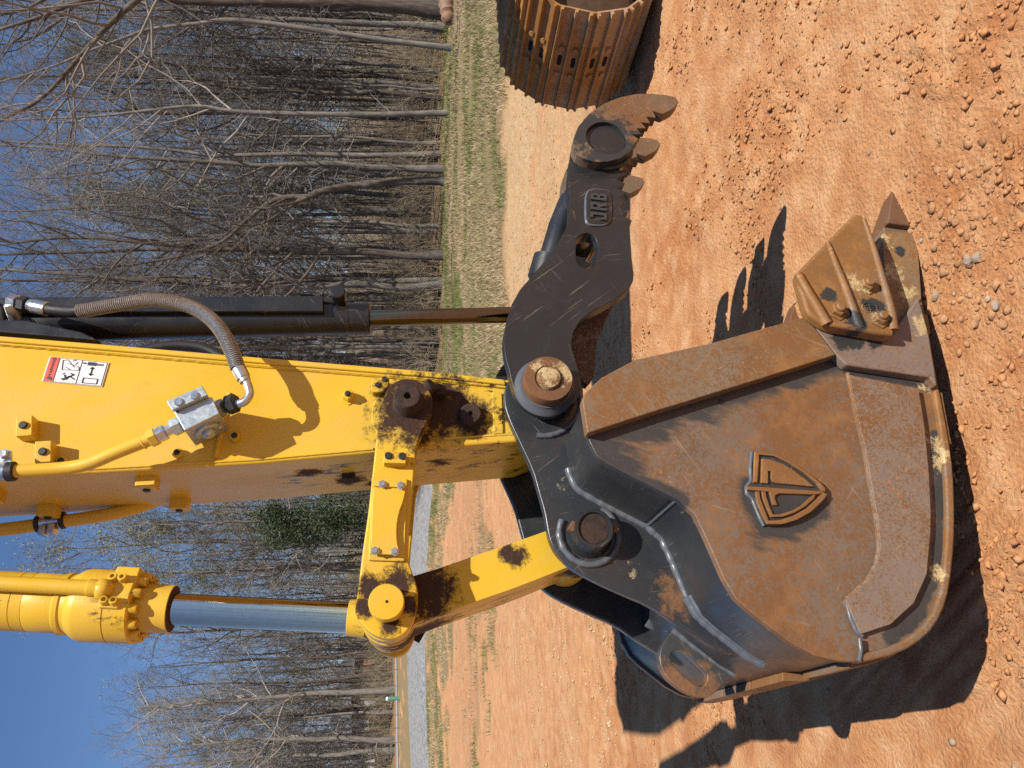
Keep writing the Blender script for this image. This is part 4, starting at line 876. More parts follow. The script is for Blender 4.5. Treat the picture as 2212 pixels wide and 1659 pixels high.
ep([(0.6288,0.6592),(0.6258,0.6344),(0.6124,0.6021),(0.5921,0.5732),(0.5710,0.5498),(0.5467,0.5264),(0.5593,0.6340),(0.5641,0.6416),(0.5744,0.6439),(0.5914,0.6387),(0.5932,0.6479),(0.5580,0.6550),(0.5600,0.6744)])
ep([(0.5518,0.7144),(0.5505,0.6942),(0.5344,0.5056),(0.5292,0.5015),(0.5254,0.5268),(0.5256,0.5390),(0.5299,0.6314),(0.5251,0.6410),(0.5169,0.6443),(0.4986,0.6412),(0.4989,0.6532),(0.5355,0.6560),(0.5417,0.7173)])
ep([(0.5366,0.6661),(0.5224,0.6672),(0.4975,0.6636),(0.4743,0.6582),(0.4739,0.6413),(0.4829,0.6053),(0.4957,0.5769),(0.5120,0.5542),(0.5232,0.5378),(0.5255,0.5269),(0.5129,0.5362),(0.4933,0.5642),(0.4765,0.5989),(0.4668,0.6345),(0.4669,0.6652),(0.4906,0.6720),(0.5182,0.6780),(0.5371,0.6775)])
ep([(0.5375,0.6949),(0.5373,0.6833),(0.5171,0.6847),(0.4882,0.6788),(0.4585,0.6733),(0.4584,0.6452),(0.4686,0.6058),(0.4882,0.5627),(0.5152,0.5252),(0.5313,0.5044),(0.5247,0.4940),(0.5073,0.5113),(0.4780,0.5520),(0.4579,0.5952),(0.4478,0.6384),(0.4488,0.6790),(0.4761,0.6889),(0.5073,0.6956)])
weld('weld_bead', lid(1.897, [(0.6532,0.6760),(0.6084,0.6885),(0.5694,0.6946),(0.5543,0.7105),(0.5364,0.7125),(0.5210,0.6999),(0.4856,0.6925),(0.4482,0.6819)]), 0.006, WELDM, bucket, 31)

# side cutter with ribs and bolts
sc_prof = fillet([(1.1848,0.4666),(1.4109,0.2226),(1.4065,0.1974),(1.3632,0.1838),(1.2811,0.1763),(1.1814,0.1760),(1.0897,0.1818),(1.0070,0.1944),(0.9840,0.2066),(0.9732,0.2284),(0.9789,0.2644),(1.0062,0.4106),(1.0482,0.4621)], .02)
cut = plate('side_cutter', sc_prof, 1.825, 1.866, CUTR, bucket, 0.012, seg=3)
tag(cut, 'ribbed cast side cutter held by three bolts')
def rib(p, r0, r1, sd):
    P = spline(p, 8); return sweep('cutter_rib', P, r0, CUTR, bucket, 12, [r0 + (r1 - r0) * i / (len(P) - 1) for i in range(len(P))])
rib([(1.1817,1.8250,0.4614),(1.1197,1.8220,0.4462),(1.0547,1.8220,0.4251),(1.0138,1.8250,0.4102)], .012, .016, 1)
rib([(1.2975,1.8260,0.3399),(1.2158,1.8230,0.3341),(1.1061,1.8220,0.3232),(0.9972,1.8260,0.3122)], .007, .015, 2)
rib([(1.3879,1.8260,0.1985),(1.2893,1.8230,0.1967),(1.1550,1.8200,0.1996),(1.0610,1.8220,0.2003),(0.9952,1.8260,0.2073)], .007, .015, 3)
rib([(1.0144,1.8260,0.4039),(1.0019,1.8240,0.3365),(0.9890,1.8240,0.2680),(0.9859,1.8260,0.2214)], .009, .012, 4)
for p in ((1.0572,1.8250,0.3684), (1.1458,1.8250,0.2541), (1.0326,1.8250,0.2428)):
    p = Vector(p); hexbolt('cutter_bolt', p, (0, -1, 0), .0225, .020, CUTR, bucket); rod('bolt_end', p + Vector((0, -.018, 0)), p + Vector((0, -.030, 0)), .0135, CUTR, bucket, 16)
c = (1.0696,1.8250,0.2637); pts = [(c[0] + .017 * math.cos(R(a)), 1.824, c[2] + .023 * math.sin(R(a))) for a in range(0, 361, 15)]
weld('cast_mark', pts, .003, CUTR, bucket, 41)
for dx in (-.006, .0, .006): rod('cast_mark', (c[0] + dx, 1.824, c[2] - .018), (c[0] + dx, 1.824, c[2] + .018), .0025, CUTR, bucket, 6)
rod('cast_mark', (c[0] - .015, 1.824, c[2]), (c[0] + .015, 1.824, c[2]), .0025, CUTR, bucket, 6)
# tooth adapters and teeth along the lip
ad = [(1.3841,0.0977),(1.3957,0.0704),(1.3914,-0.0222),(1.2915,-0.0028),(1.1446,0.0308),(1.1177,0.0634),(1.0933,0.0628),(1.0905,0.0266),(1.0213,0.0365),(1.0206,0.1127),(1.0551,0.1485),(1.2197,0.1311)]
def loft(name, ring0, ring1, mat, par, bevel):
    n = len(ring0); V = list(ring0) + list(ring1); F = [tuple(range(n)), tuple(range(2 * n - 1, n - 1, -1))]
    for i in range(n): F.append((i, n + i, n + (i + 1) % n, (i + 1) % n))
    me = bpy.data.meshes.new(name); me.from_pydata(V, [], F)
    bm = bmesh.new(); bm.from_mesh(me); bmesh.ops.recalc_face_normals(bm, faces=bm.faces); bm.to_mesh(me); bm.free()
    o = link(name, me, mat, par); finish(o, 30); bev(o, bevel); return o
tb = [(1.4208,0.0761),(1.4095,-0.0210)]; tm = [(1.5107,0.0322),(1.4904,-0.0246)]; tt = [(1.5884,-0.0087),(1.5699,-0.0253)]; nk = [(1.3900,0.0786),(1.3893,-0.0150)]
def quad3(z, y0, y1): return [(z[0][0], y0, z[0][1]), (z[1][0], y0, z[1][1]), (z[1][0], y1, z[1][1]), (z[0][0], y1, z[0][1])]
for k in range(5):
    dy = k * 0.242
    def sh(q): return [(x, y + dy, z) for x, y, z in q]
    plate('tooth_adapter', fillet(ad, .006), 1.893 + dy, 1.985 + dy, ADAPTR, bucket, .008, seg=3)
    loft('tooth', sh(quad3(tb, 1.882, 2.0)), sh(quad3(tt, 1.915, 1.965)), TOOTHR, bucket, .006)
    loft('tooth_neck', sh(quad3(nk, 1.905, 1.975)), sh(quad3(tb, 1.905, 1.975)), EDGER, bucket, .003)
p = (1.4855,1.8900,0.0080); rod('tooth_pin', (1.4924,1.9050,-0.0248), ((1.4791,1.8880,-0.0103)), .012, TOOTHR, bucket, 16)

# ---------------------------------------------------------------- thumb
THB = mat_black('thumb_plate_black', rust=[(0.96, 2.13, 1.06, 0.03)], base=(0.0105, 0.0118, 0.0132), wear=0.10)
HOOKM = mat_rust('hook_rust', dark=[(1.8987,2.0800,0.9160) + (.15,), (1.9159,2.0800,0.9903) + (.09,), (1.8285,2.0800,0.8562) + (.05,)], grey=0.5, tint=0.95, steel=(0.13, 0.10, 0.07))
th_prof = [(1.1002,1.3117),(1.0517,1.3083),(1.0120,1.3003),(0.9665,1.2927),(0.9401,1.2870),(0.9124,1.2729),(0.8880,1.2517),(0.8712,1.2230),(0.8619,1.1924),(0.8678,1.1535),(0.8829,1.1208),(0.9058,1.0957),(0.9337,1.0816),(0.9634,1.0774),(0.9998,1.0814),(1.0448,1.0877),(1.0789,1.0950),(1.0986,1.0963),(1.1435,1.0849),(1.1825,1.0602),(1.2119,1.0269),(1.2762,0.9179),(1.3069,0.8829),(1.3377,0.8650),(1.3613,0.8605),(1.4218,0.8596),(1.5542,0.8518),(1.5817,0.8402),(1.6002,0.8694),(1.6166,0.8493),(1.6374,0.8734),(1.6581,0.8494),(1.6771,0.8756),(1.7002,0.8495),(1.7173,0.8761),(1.7409,0.8464),(1.7581,0.8731),(1.7803,0.8367),(1.8021,0.8597),(1.8474,0.8305),(1.9233,0.8042),(2.0280,0.8128),(2.0727,0.8873),(2.0323,0.9666),(1.9338,1.0136),(1.8375,1.0372),(1.7383,1.0507),(1.6643,1.0521),(1.5916,1.0600),(1.5413,1.0756),(1.4838,1.1074),(1.4275,1.1432),(1.3484,1.2061),(1.2948,1.2491),(1.2425,1.2777),(1.1846,1.2972),(1.1379,1.3084)]
slot = chaik([(1.4631,1.0488),(1.5026,1.0421),(1.5221,1.0226),(1.5248,0.9950),(1.5046,0.9760),(1.4746,0.9710),(1.4225,0.9795),(1.3985,0.9867),(1.3817,1.0042),(1.3810,1.0342),(1.3987,1.0514),(1.4316,1.0532)], 1)
thumb = plate('thumb', th_prof, 2.125, 2.178, THB, EX, 0.0015, holes=[slot])
tag(thumb, 'black hydraulic thumb with serrated hooked tines and raised letters')
plate('far_plate', th_prof, 2.712, 2.765, THB, thumb, 0.003, holes=[slot])
hook = [(2.0914,0.6115),(2.1136,0.6190),(2.1226,0.6553),(2.1257,0.7138),(2.1195,0.7732),(2.0997,0.8354),(2.0668,0.8966),(2.0145,0.9589),(1.9512,1.0056),(1.8949,1.0275),(1.8549,1.0327),(1.8245,1.0221),(1.8051,0.9974),(1.7946,0.9602),(1.7969,0.9134),(1.8158,0.8627),(1.8488,0.8251),(1.8900,0.8014),(1.9056,0.7875),(1.9236,0.8093),(1.9298,0.7741),(1.9548,0.7900),(1.9568,0.7534),(1.9842,0.7690),(1.9818,0.7345),(2.0119,0.7445),(2.0095,0.7098),(2.0422,0.7178),(2.0289,0.6808),(2.0583,0.6359)]
DC = (1.9034,2.0800,0.9071); DX = (DC[0], DC[2])
for k in range(4):
    y = 2.08 + .23 * k
    if k == 0: plate('tine', hook, y, y + .046, HOOKM, thumb, 0.0015, holes=[circ(DX, .074, 36)])
    else: plate('tine', hook, y, y + .046, HOOKM, thumb, 0.0015)
rod('tine_disc', (DX[0], 2.126, DX[1]), (DX[0], 2.0935, DX[1]), .0742, THB, thumb, 40)
ring('weld_bead', DX, 2.124, .100, .011, BLACK, thumb, 120, 310)
rod('cross_tube', (DX[0], 2.15, DX[1]), (DX[0], 2.80, DX[1]), .075, THB, thumb, 32)
# spine between the plates and inner plate behind the curve
sweep('spine_tube', [(1.8926,2.3300,0.9480),(1.8109,2.3400,0.9968),(1.7102,2.3500,1.0391),(1.6089,2.3700,1.0718),(1.5098,2.3900,1.1003)], .048, THB, thumb, 24)
a, b = Vector((1.5861,2.3700,1.0840)), Vector((1.4927,2.3950,1.1112)); turned('spine_collar', a, b, [(0, .054), (.004, .064), (.09, .066), (.1, .058)], THB, thumb, 28)
plate('inner_plate', chaik([(1.0107,1.0325),(1.0545,0.9921),(1.1268,0.9833),(1.1884,0.9707),(1.2698,0.9297),(1.3442,0.8886),(1.3618,0.9531),(1.3235,1.0228),(1.2501,1.0537),(1.1091,1.0612)], 1), 2.27, 2.31, mat_rust('inner_plate_rust', grey=.42, tint=.6), thumb, .004)
# eye washer and pin
turned('eye_ring', (AX[0], 2.128, AX[1]), (AX[0], 2.0, AX[1]), [(0, .097), (.008, .092), (.016, .083), (.022, .080), (.026, .079)], WELDM, thumb, 44)
WASH = mat_rust('washer_rust', pale=[(AX[0] + .02, 2.06, AX[1] - .05, .05), (AX[0] + .04, 2.06, AX[1] + .03, .025)], grey=.42, tint=.9, steel=(.13, .09, .06))
turned('pin_washer', (AX[0], 2.11, AX[1]), (AX[0], 2.0, AX[1]), [(0, .074), (.045, .0745), (.050, .072), (.051, .042), (.044, .041)], WASH, thumb, 48)
PINM = mat_rust('pin_rust', pale=[(AX[0], 2.05, AX[1], .08)], grey=.45, tint=1.1)
turned('thumb_pin', (AX[0], 2.12, AX[1]), (AX[0], 2.0, AX[1]), [(0, .0365), (.066, .0365), (.071, .034), (.073, .026), (.073, .002)], PINM, thumb, 32)
turned('thumb_pin', (AX[0], 2.13, AX[1]), (AX[0], 2.8, AX[1]), [(0, .0365), (.66, .0365)], GREASE, thumb, 24)
# badge with raised letters
bd = [(1.5672,1.0053),(1.6729,0.9953),(1.6993,0.9829),(1.7061,0.9640),(1.7040,0.9177),(1.6884,0.9060),(1.5856,0.9172),(1.5639,0.9294),(1.5556,0.9481),(1.5561,0.9935)]
badge = plate('badge', fillet(bd, .012), 2.116, 2.127, THB, thumb, .004, seg=3)
ring_pts = chaik(bd, 2); weld('weld_bead', lid(2.124, ring_pts + ring_pts[:1]), .006, WELDM, thumb, 51)
c = (1.6264,2.1120,0.9569); e = Vector((1.6861,2.1120,0.9458)) - Vector((1.5721,2.1120,0.9576)); ew = e.length * .98; e.normalize(); LH = .056
boxes = [[(u0, v0), (u1, v0), (u1, v1), (u0, v1)] for (u0, v0, u1, v1) in [(.03, 0, .27, .17), (.03, .17, .11, .34), (.18, .17, .27, 1), (.08, .84, .18, 1),
         (.37, 0, .46, 1), (.46, .84, .64, 1), (.46, .44, .64, .58), (.56, .58, .66, .84),
         (.75, 0, .84, 1), (.84, .84, .97, 1), (.84, .43, .95, .57), (.84, 0, .97, .16), (.91, .16, 1.0, .43), (.91, .57, 1.0, .84)]] + [[(.57, 0), (.69, 0), (.59, .44), (.48, .44)]]
V = []; F = []
for quad in boxes:
    k = len(V)
    for yy in (2.1095, 2.1168):
        for (u, v) in quad:
            dx, dz = (u - .515) * ew, (v - .5) * LH; V.append((c[0] + e.x * dx - e.z * dz, yy, c[2] + e.z * dx + e.x * dz))
    F += [(k, k + 1, k + 2, k + 3), (k + 7, k + 6, k + 5, k + 4), (k, k + 4, k + 5, k + 1), (k + 1, k + 5, k + 6, k + 2), (k + 2, k + 6, k + 7, k + 3), (k + 3, k + 7, k + 4, k)]
me = bpy.data.meshes.new('lettering'); me.from_pydata(V, [], F)
bm = bmesh.new(); bm.from_mesh(me); bmesh.ops.recalc_face_normals(bm, faces=bm.faces); bm.to_mesh(me); bm.free(); link('lettering', me, mat_black('letter_black', base=(0.024, 0.026, 0.028), wear=0.3), thumb)

# ---------------------------------------------------------------- far crawler track
TRK = mat_rust('track_rust', grey=0.47, tint=1.7, steel=(0.36, 0.245, 0.145))
TRKE = mat_rust('track_edge', grey=0.6, tint=0.85, steel=(0.34, 0.28, 0.22))
track = empty('track', (4.6, 3.7, 0)); track.parent = EX; track.matrix_parent_inverse = Matrix.Translation(-EX.location)
tag(track, 'rusty crawler track with ribbed shoes')
RA = 0.445; CXT, CZT = 4.02 + RA, 0.482
L_run = 3.4; PITCHT = 0.216
per = math.pi * RA; total = 2 * L_run + 2 * per; cnt = int(total / PITCHT)
def tr_at(s):
    if s < L_run: return (CXT + L_run - s, CZT + RA + 0.02 * 0), (-1, 0)
    s -= L_run
    if s < per:
        a = math.pi / 2 + s / RA; return (CXT + RA * math.cos(a), CZT + RA * math.sin(a)), (-math.sin(a), math.cos(a))
    s -= per
    if s < L_run: return (CXT + s, CZT - RA), (1, 0)
    s -= L_run; a = -math.pi / 2 + s / RA; return (CXT + L_run + RA * math.cos(a), CZT + RA * math.sin(a)), (-math.sin(a), math.cos(a))
# one shoe: flat pad with three grousers, overlapped edge, two slots' worth of bolts
sh_w = 0.81; hp_ = PITCHT / 2
def shoe_mesh():
    prof = [(-hp_ - .012, -.004), (-hp_ - .012, .004), (-hp_ + .004, .010), (-hp_ + .010, .034), (-hp_ + .022, .034), (-hp_ + .028, .008), (-.012, .008), (-.007, .034), (.006, .034), (.011, .008), (hp_ - .030, .008), (hp_ - .025, .034), (hp_ - .012, .034), (hp_ - .004, .006), (hp_ + .002, -.004)]
    V = [(x, -sh_w / 2, z) for x, z in prof] + [(x, sh_w / 2, z) for x, z in prof]; n = len(prof)
    F = [(i, (i + 1) % n, n + (i + 1) % n, n + i) for i in range(n)] + [tuple(range(n))[::-1], tuple(range(n, 2 * n))]
    me = bpy.data.meshes.new('track_shoe'); me.from_pydata(V, [], F)
    bm = bmesh.new(); bm.from_mesh(me); bmesh.ops.recalc_face_normals(bm, faces=bm.faces)
    for bx in (-.050, .042):
        for by in (-.105, .105):
            ret = bmesh.ops.create_cone(bm, cap_ends=True, segments=6, radius1=.020, radius2=.018, depth=.020); bmesh.ops.translate(bm, verts=ret['verts'], vec=(bx, by, .017))
    bm.to_mesh(me); bm.free(); me.materials.append(TRK); return me
def slot_mesh():
    pts = [(.015 * math.cos(a), .028 * (1 if math.sin(a) > 0 else -1) + .015 * math.sin(a)) for a in [2 * math.pi * (k + .5) / 16 for k in range(16)]]
    me = bpy.data.meshes.new('shoe_slot_shade'); me.from_pydata([(x, y, .0085) for x, y in pts], [], [tuple(range(16))]); me.materials.append(mat_plain('slot_shade', (.006, .004, .003), 1.0)); return me  # flat near-black face: the shade inside each slot, painted onto the pad
shoe_me, slot_me = shoe_mesh(), slot_mesh()
for k in range(cnt):
    (x, z), t = tr_at((k + .35) * total / cnt)
    if x > 6.4: continue
    nrm = (-t[1], t[0]) if ((x - (CXT + L_run / 2)) * -t[1] + (z - CZT) * t[0]) > 0 else (t[1], -t[0])
    M = Matrix(((-t[0], 0, nrm[0], x), (0, 1, 0, 3.695), (-t[1], 0, nrm[1], z), (0, 0, 0, 1)))
    for nm, mm, sx in (('track_shoe', shoe_me, 0), ('shoe_slot_shade', slot_me, -.050), ('shoe_slot_shade', slot_me, .042)):
        if nm == 'shoe_slot_shade' and (x > 4.9 or z < .15): continue
        o = bpy.data.objects.new(nm, mm); COL.objects.link(o); o.parent = track; o.matrix_parent_inverse = Matrix.Translation(-Vector((4.6, 3.7, 0))); o.matrix_basis = M @ Matrix.Translation((sx, 0, 0))
YFR = mat_plain('track_frame_paint', (.055, .030, .014), .7, 0, .4, 15, .3)
turned('idler_wheel', (CXT, 3.55, CZT), (CXT, 3.84, CZT), [(0, .33), (.02, .36), (.06, .36), (.08, .39), (.21, .39), (.23, .36), (.27, .36), (.29, .33)], YFR, track, 48)
plate('track_frame', [(CXT + .1, .28), (CXT + L_run, .28), (CXT + L_run, .62), (CXT + .5, .66), (CXT + .1, .56)], 3.45, 3.94, YFR, track, .02)
plate('link_chain', [(CXT + (RA - .05) * math.cos(R(a)), CZT + (RA - .05) * math.sin(R(a))) for a in range(90, 271, 9)] + [(CXT + L_run, CZT - RA + .05), (CXT + L_run, CZT + RA - .05)], 3.60, 3.66, YFR, track, 0)
plate('link_chain', [(CXT + (RA - .05) * math.cos(R(a)), CZT + (RA - .05) * math.sin(R(a))) for a in range(90, 271, 9)] + [(CXT + L_run, CZT - RA + .05), (CXT + L_run, CZT + RA - .05)], 3.73, 3.79, YFR, track, 0)

# single larger stones one can pick out in the stony patch
big = [(1.162,1.711),(1.154,1.678),(1.258,1.699),(1.057,1.865),(1.142,1.872),(1.029,1.695),(1.149,1.928),(0.988,1.769),(0.995,1.676),(0.933,1.669),(1.342,1.866),(1.248,1.731),(1.774,1.956),(1.847,2.354)]
names = ['pale round stone with a shadow at the patch edge', 'dark grey stone touching the pale round stone', 'angular tan stone near the patch rim', 'broad buff stone close to the bucket tooth', 'grey-brown split stone just ahead of the tooth', 'small pale stone among brown gravel', 'brown stone beside the tooth tip', 'smooth ochre stone low in the patch', 'flat beige stone at the bottom of the patch', 'rounded clay-red stone at the bottom edge', 'chalk-white chip at the top of the patch', 'yellowish pebble high in the patch', 'lone grey pebble on smooth dirt above the patch', 'lone pale pebble beside the thumb shadow']
for k, ((x, y), lb) in enumerate(zip(big, names)):
    r_ = np.random.RandomState(100 + k); s_ = .8 * (0.021, .02, .016, .018, .017, .012, .013, .016, .019, .016, .010, .012, .009, .010)[k]
    bm = bmesh.new(); bmesh.ops.create_icosphere(bm, subdivisions=2, radius=1.0)
    for v in bm.verts:
        f = 1 + .35 * (float(fbm(np.array(v.co.x * 2 + k), np.array(v.co.y * 2 + v.co.z * 3), 1.0, 2, k)) - .5); v.co = Vector((v.co.x * f * (1 + .3 * r_.rand()), v.co.y * f, v.co.z * f * .7)) * s_
    me = bpy.data.meshes.new('stone'); bm.to_mesh(me); bm.free()
    o = link('stone', me, STG if k in (0, 1, 4, 5, 8, 10, 12) else STN, None, (x, y, float(hz(np.array(x), np.array(y))) + s_ * .3)); o.rotation_euler[2] = r_.rand() * 6
    tag(o, lb, 'stone', 'loose stones on the dirt')

# ================================================================== GRASS
def blades(name, n, zone, h0, h1, mat, seed, wid=0.006, r0=11.5, r1=42, lean=0.5):
    r = np.random.RandomState(seed); a = np.radians(r.uniform(-33, 33, n)); d = np.sqrt(r0 ** 2 + (r1 ** 2 - r0 ** 2) * r.rand(n) ** 1.25)
    xc, yc = d * np.sin(a), d * np.cos(a); keep = r.rand(n) < zone(xc, yc); xc, yc, d = xc[keep], yc[keep], d[keep]; n = len(xc)
    X, Y = xc * CT + yc * ST, -xc * ST + yc * CT; z = hz(X, Y)
    h = (h0 + (h1 - h0) * r.rand(n)); t = r.rand(n) * 6.28; l = h * lean * (0.3 + r.rand(n)); w = wid * (0.7 + d / 22)
    b = r.rand(n) * 6.28; ox, oy = np.cos(b) * w, np.sin(b) * w
    P0 = np.stack([X - ox, Y - oy, z - .01], -1); P1 = np.stack([X + ox, Y + oy, z - .01], -1); P2 = np.stack([X + np.cos(t) * l, Y + np.sin(t) * l, z + h], -1)
    V = np.stack([P0, P1, P2], 1).reshape(-1, 3); F = np.arange(3 * n).reshape(-1, 3)
    return tag(link(name, raw_mesh(name, V, F, mat), None), kind='stuff')
def mat_blade(name, a, b):
    n = N(name, 0.7, 0, 0.3); c = n.mix(n.ramp(n.noise(1.1, 4), .35, .65), a, b); c = n.mix(n.ramp(n.noise(25, 3), .4, .7, 0, .5), c, b)
    return n.out(c)
def patch_green(xc, yc): return ss(0.52, 0.62, fbm(xc * 0.8, yc * 1.4, 0.45, 4, 61))
def road_gap(xc, yc):
    c = np.interp(xc, [-40, -26, -16, -6, 0], [31, 38, 42, 42, 41]); return (np.abs(yc - c) > 4.7) | (xc > -1)
def z_green(xc, yc):
    g, _, _, lit = cover(xc, yc); edge = ss(-5, -1, yc - treeline(xc, yc)) * (1 - lit)
    w = left_w(xc, yc); near = np.exp(-((yc - 17.5) / 2.6) ** 2) * (1 - w) * .3
    return np.maximum(g * np.maximum(patch_green(xc, yc), near), edge * .9) * road_gap(xc, yc)
def z_dry(xc, yc): g, _, _, _ = cover(xc, yc); return g * ss(.34, .56, fbm(xc, yc, .9, 3, 67)) * (1 - .65 * patch_green(xc, yc)) * road_gap(xc, yc)
o = blades('green_grass', 150000, z_green, .05, .16, mat_blade('grass_green', (0.085, 0.125, 0.024), (0.185, 0.20, 0.055)), 63)
tag(o, 'patches of short green grass along the wood edge', 'grass')
o = blades('dry_grass', 210000, z_dry, .04, .13, mat_blade('grass_straw', (0.27, 0.20, 0.10), (0.46, 0.36, 0.205)), 64, lean=1.1)
tag(o, 'straw coloured dry grass between dirt and wood', 'dry grass')

# ================================================================== WOOD
def tube_np(P, rad, k):
    P = np.asarray(P); m = len(P); T = np.gradient(P, axis=0); T /= np.linalg.norm(T, axis=1)[:, None] + 1e-9
    ref = np.where(np.abs(T[:, 2:3]) < .9, np.array([[0, 0, 1.]]), np.array([[1., 0, 0]])); U = np.cross(T, ref); U /= np.linalg.norm(U, axis=1)[:, None] + 1e-9; Wv = np.cross(T, U)
    a = 2 * np.pi * np.arange(k) / k; ring = U[:, None] * np.cos(a)[None, :, None] + Wv[:, None] * np.sin(a)[None, :, None]
    V = (P[:, None] + ring * np.asarray(rad)[:, None, None]).reshape(-1, 3)
    i = (np.arange(m - 1)[:, None] * k + np.arange(k)[None]); j = (np.arange(m - 1)[:, None] * k + (np.arange(k)[None] + 1) % k)
    return V, np.stack([i, j, j + k, i + k], -1).reshape(-1, 4)
class Bag:
    """collects many tubes and builds them in one go"""
    def __init__(s): s.d = {}
    def add(s, P, rad, k): s.d.setdefault((len(P), k), ([], [])); a = s.d[(len(P), k)]; a[0].append(P); a[1].append(rad)
    def build(s):
        VV, FF, base = [], [], 0
        for (m, k), (Ps, Rs) in s.d.items():
            P = np.asarray(Ps, float); rd = np.asarray(Rs, float); b = len(P); T = np.gradient(P, axis=1); T /= np.linalg.norm(T, axis=2)[..., None] + 1e-9
            ref = np.where(np.abs(T[..., 2:3]) < .9, np.array([0, 0, 1.]), np.array([1., 0, 0])); U = np.cross(T, ref); U /= np.linalg.norm(U, axis=2)[..., None] + 1e-9; Wv = np.cross(T, U)
            a = 2 * np.pi * np.arange(k) / k; ring = U[:, :, None] * np.cos(a)[None, None, :, None] + Wv[:, :, None] * np.sin(a)[None, None, :, None]
            V = (P[:, :, None] + ring * rd[:, :, None, None]).reshape(-1, 3)
            i = (np.arange(m - 1)[:, None] * k + np.arange(k)[None]); j = (np.arange(m - 1)[:, None] * k + (np.arange(k)[None] + 1) % k)
            F = np.stack([i, j, j + k, i + k], -1).reshape(1, -1, 4) + (np.arange(b) * m * k)[:, None, None]
            VV.append(V); FF.append(F.reshape(-1, 4) + base); base += len(V)
        return np.concatenate(VV), np.concatenate(FF)
class Tree:
    def __init__(s, seed, H, r0, clear=.25, limbs=18, spread=.42, crook=.05, sub=(6, 5, 3), path=None, updraft=.35, rough=1.0):
        s.r = np.random.RandomState(seed); s.out = {0: Bag(), 1: Bag()}; s.tips = []; s.sub = sub; s.upd = updraft
        r = s.r
        if path is None:
            n = 14; P = np.zeros((n, 3)); P[:, 2] = np.linspace(0, H, n); off = np.cumsum(r.randn(n, 2) * crook * H / n * 1.6, 0); P[:, :2] = off - off[0]
        else:
            P = np.array([tuple(q) for q in spline(path, 6)]); H = P[-1, 2] - P[0, 2]
        t = np.linspace(0, 1, len(P)); rad = r0 * (1 - .82 * t ** .9); rad[0] *= 1.35
        s.add(0, P, rad, 9)
        for i in range(limbs):
            tt = clear + (1 - clear) * ((i + r.rand()) / limbs) ** .9; s.limb(P, rad, tt, H * spread * (1.15 - .75 * tt) * (.55 + .7 * r.rand()), .55, 1)
        # thin dead twigs low on the stem
        for i in range(int(limbs * .6)): s.limb(P, rad, .06 + .5 * r.rand(), H * .07 * (.4 + r.rand()), .16, 2)
        s.limb(P, rad, .97, H * .18, .9, 1)
    def add(s, part, P, rad, k):
        s.out[part].add(P, rad, k)
    def limb(s, P, rad, t, L, fr, lev):
        r = s.r; f = t * (len(P) - 1); i = min(int(f), len(P) - 2); p = P[i] + (P[i + 1] - P[i]) * (f - i); ax = P[i + 1] - P[i]; ax = ax / (np.linalg.norm(ax) + 1e-9)
        q = r.randn(3); q -= ax * (q @ ax); q /= np.linalg.norm(q) + 1e-9; ang = np.radians(r.uniform(32, 68)); d = ax * np.cos(ang) + q * np.sin(ang)
        r1 = max(.0035, min(rad[i] * fr * (.7 + .4 * r.rand()), L * .022 + .003)); n = (0, 8, 6, 4, 3)[lev]; Q = [p]
        for k in range(n - 1):
            d = d + r.randn(3) * (.17, .20, .24, .28, .30)[lev]; d[2] += s.upd * .25 if lev == 1 else .02; d /= np.linalg.norm(d); Q.append(Q[-1] + d * L / (n - 1))
        Q = np.array(Q); rd = r1 * (1 - .78 * np.linspace(0, 1, n)); s.add(1, Q, rd, (0, 6, 4, 3, 3)[lev])
        if lev == 4 or L < .18: s.tips.append(Q[-1]); return
        for k in range(int(s.sub[lev - 1] * (.7 + .6 * r.rand()))):
            s.limb(Q, rd, .22 + .76 * r.rand(), L * r.uniform(.28, .55), .62, lev + 1)
        s.tips.append(Q[-1])
    def meshes(s, name, bark, twig):
        res = []
        for part, m in ((0, bark), (1, twig)):
            V, F = s.out[part].build(); res.append(raw_mesh(name + ('_trunk', '_crown')[part], V, F, m, True))
        return res
def mat_bark(name, a, b, sc=9):
    n = N(name, 0.9, 0, 0.2); v = n.map((1, 1, .16)); f = n.noise(sc, 7, .7, v); c = n.mix(n.ramp(f, .32, .68), a, b)
    c = n.mix(n.ramp(n.noise(1.3, 4, .6), .55, .75, 0, .5), c, (0.30, 0.29, 0.25))
    return n.out(c, None, n.bump(f, .8, .03))
BARK = [mat_bark('grey_bark', (0.070, 0.062, 0.054), (0.22, 0.197, 0.172)), mat_bark('dark_bark', (0.042, 0.034, 0.027), (0.145, 0.118, 0.094)), mat_bark('pale_bark', (0.085, 0.075, 0.064), (0.26, 0.235, 0.205))]
TWIG = [mat_plain('twig_grey_brown', (0.180, 0.157, 0.132), .9, 0, .3, 3, .1), mat_plain('twig_dark', (0.110, 0.095, 0.080), .9, 0, .3, 3, .1), mat_plain('twig_pale', (0.27, 0.24, 0.205), .9, 0, .25, 3, .1)]
def leafy(tree, n, size, mat, name, seed, spread=.25):
    r = np.random.RandomState(seed); T = np.array(tree.tips); idx = r.randint(0, len(T), n); P = T[idx] + r.randn(n, 3) * spread
    a = r.randn(n, 3); a /= np.linalg.norm(a, axis=1)[:, None]; b = r.randn(n, 3); b -= a * (a * b).sum(1)[:, None]; b /= np.linalg.norm(b, axis=1)[:, None]; S = size * (.5 + r.rand(n, 1))
    V = np.stack([P - a * S * .5, P + b * S * .35, P + a * S * .5, P - b * S * .35], 1).reshape(-1, 3); return raw_mesh(name, V, np.arange(4 * n).reshape(-1, 4), mat)

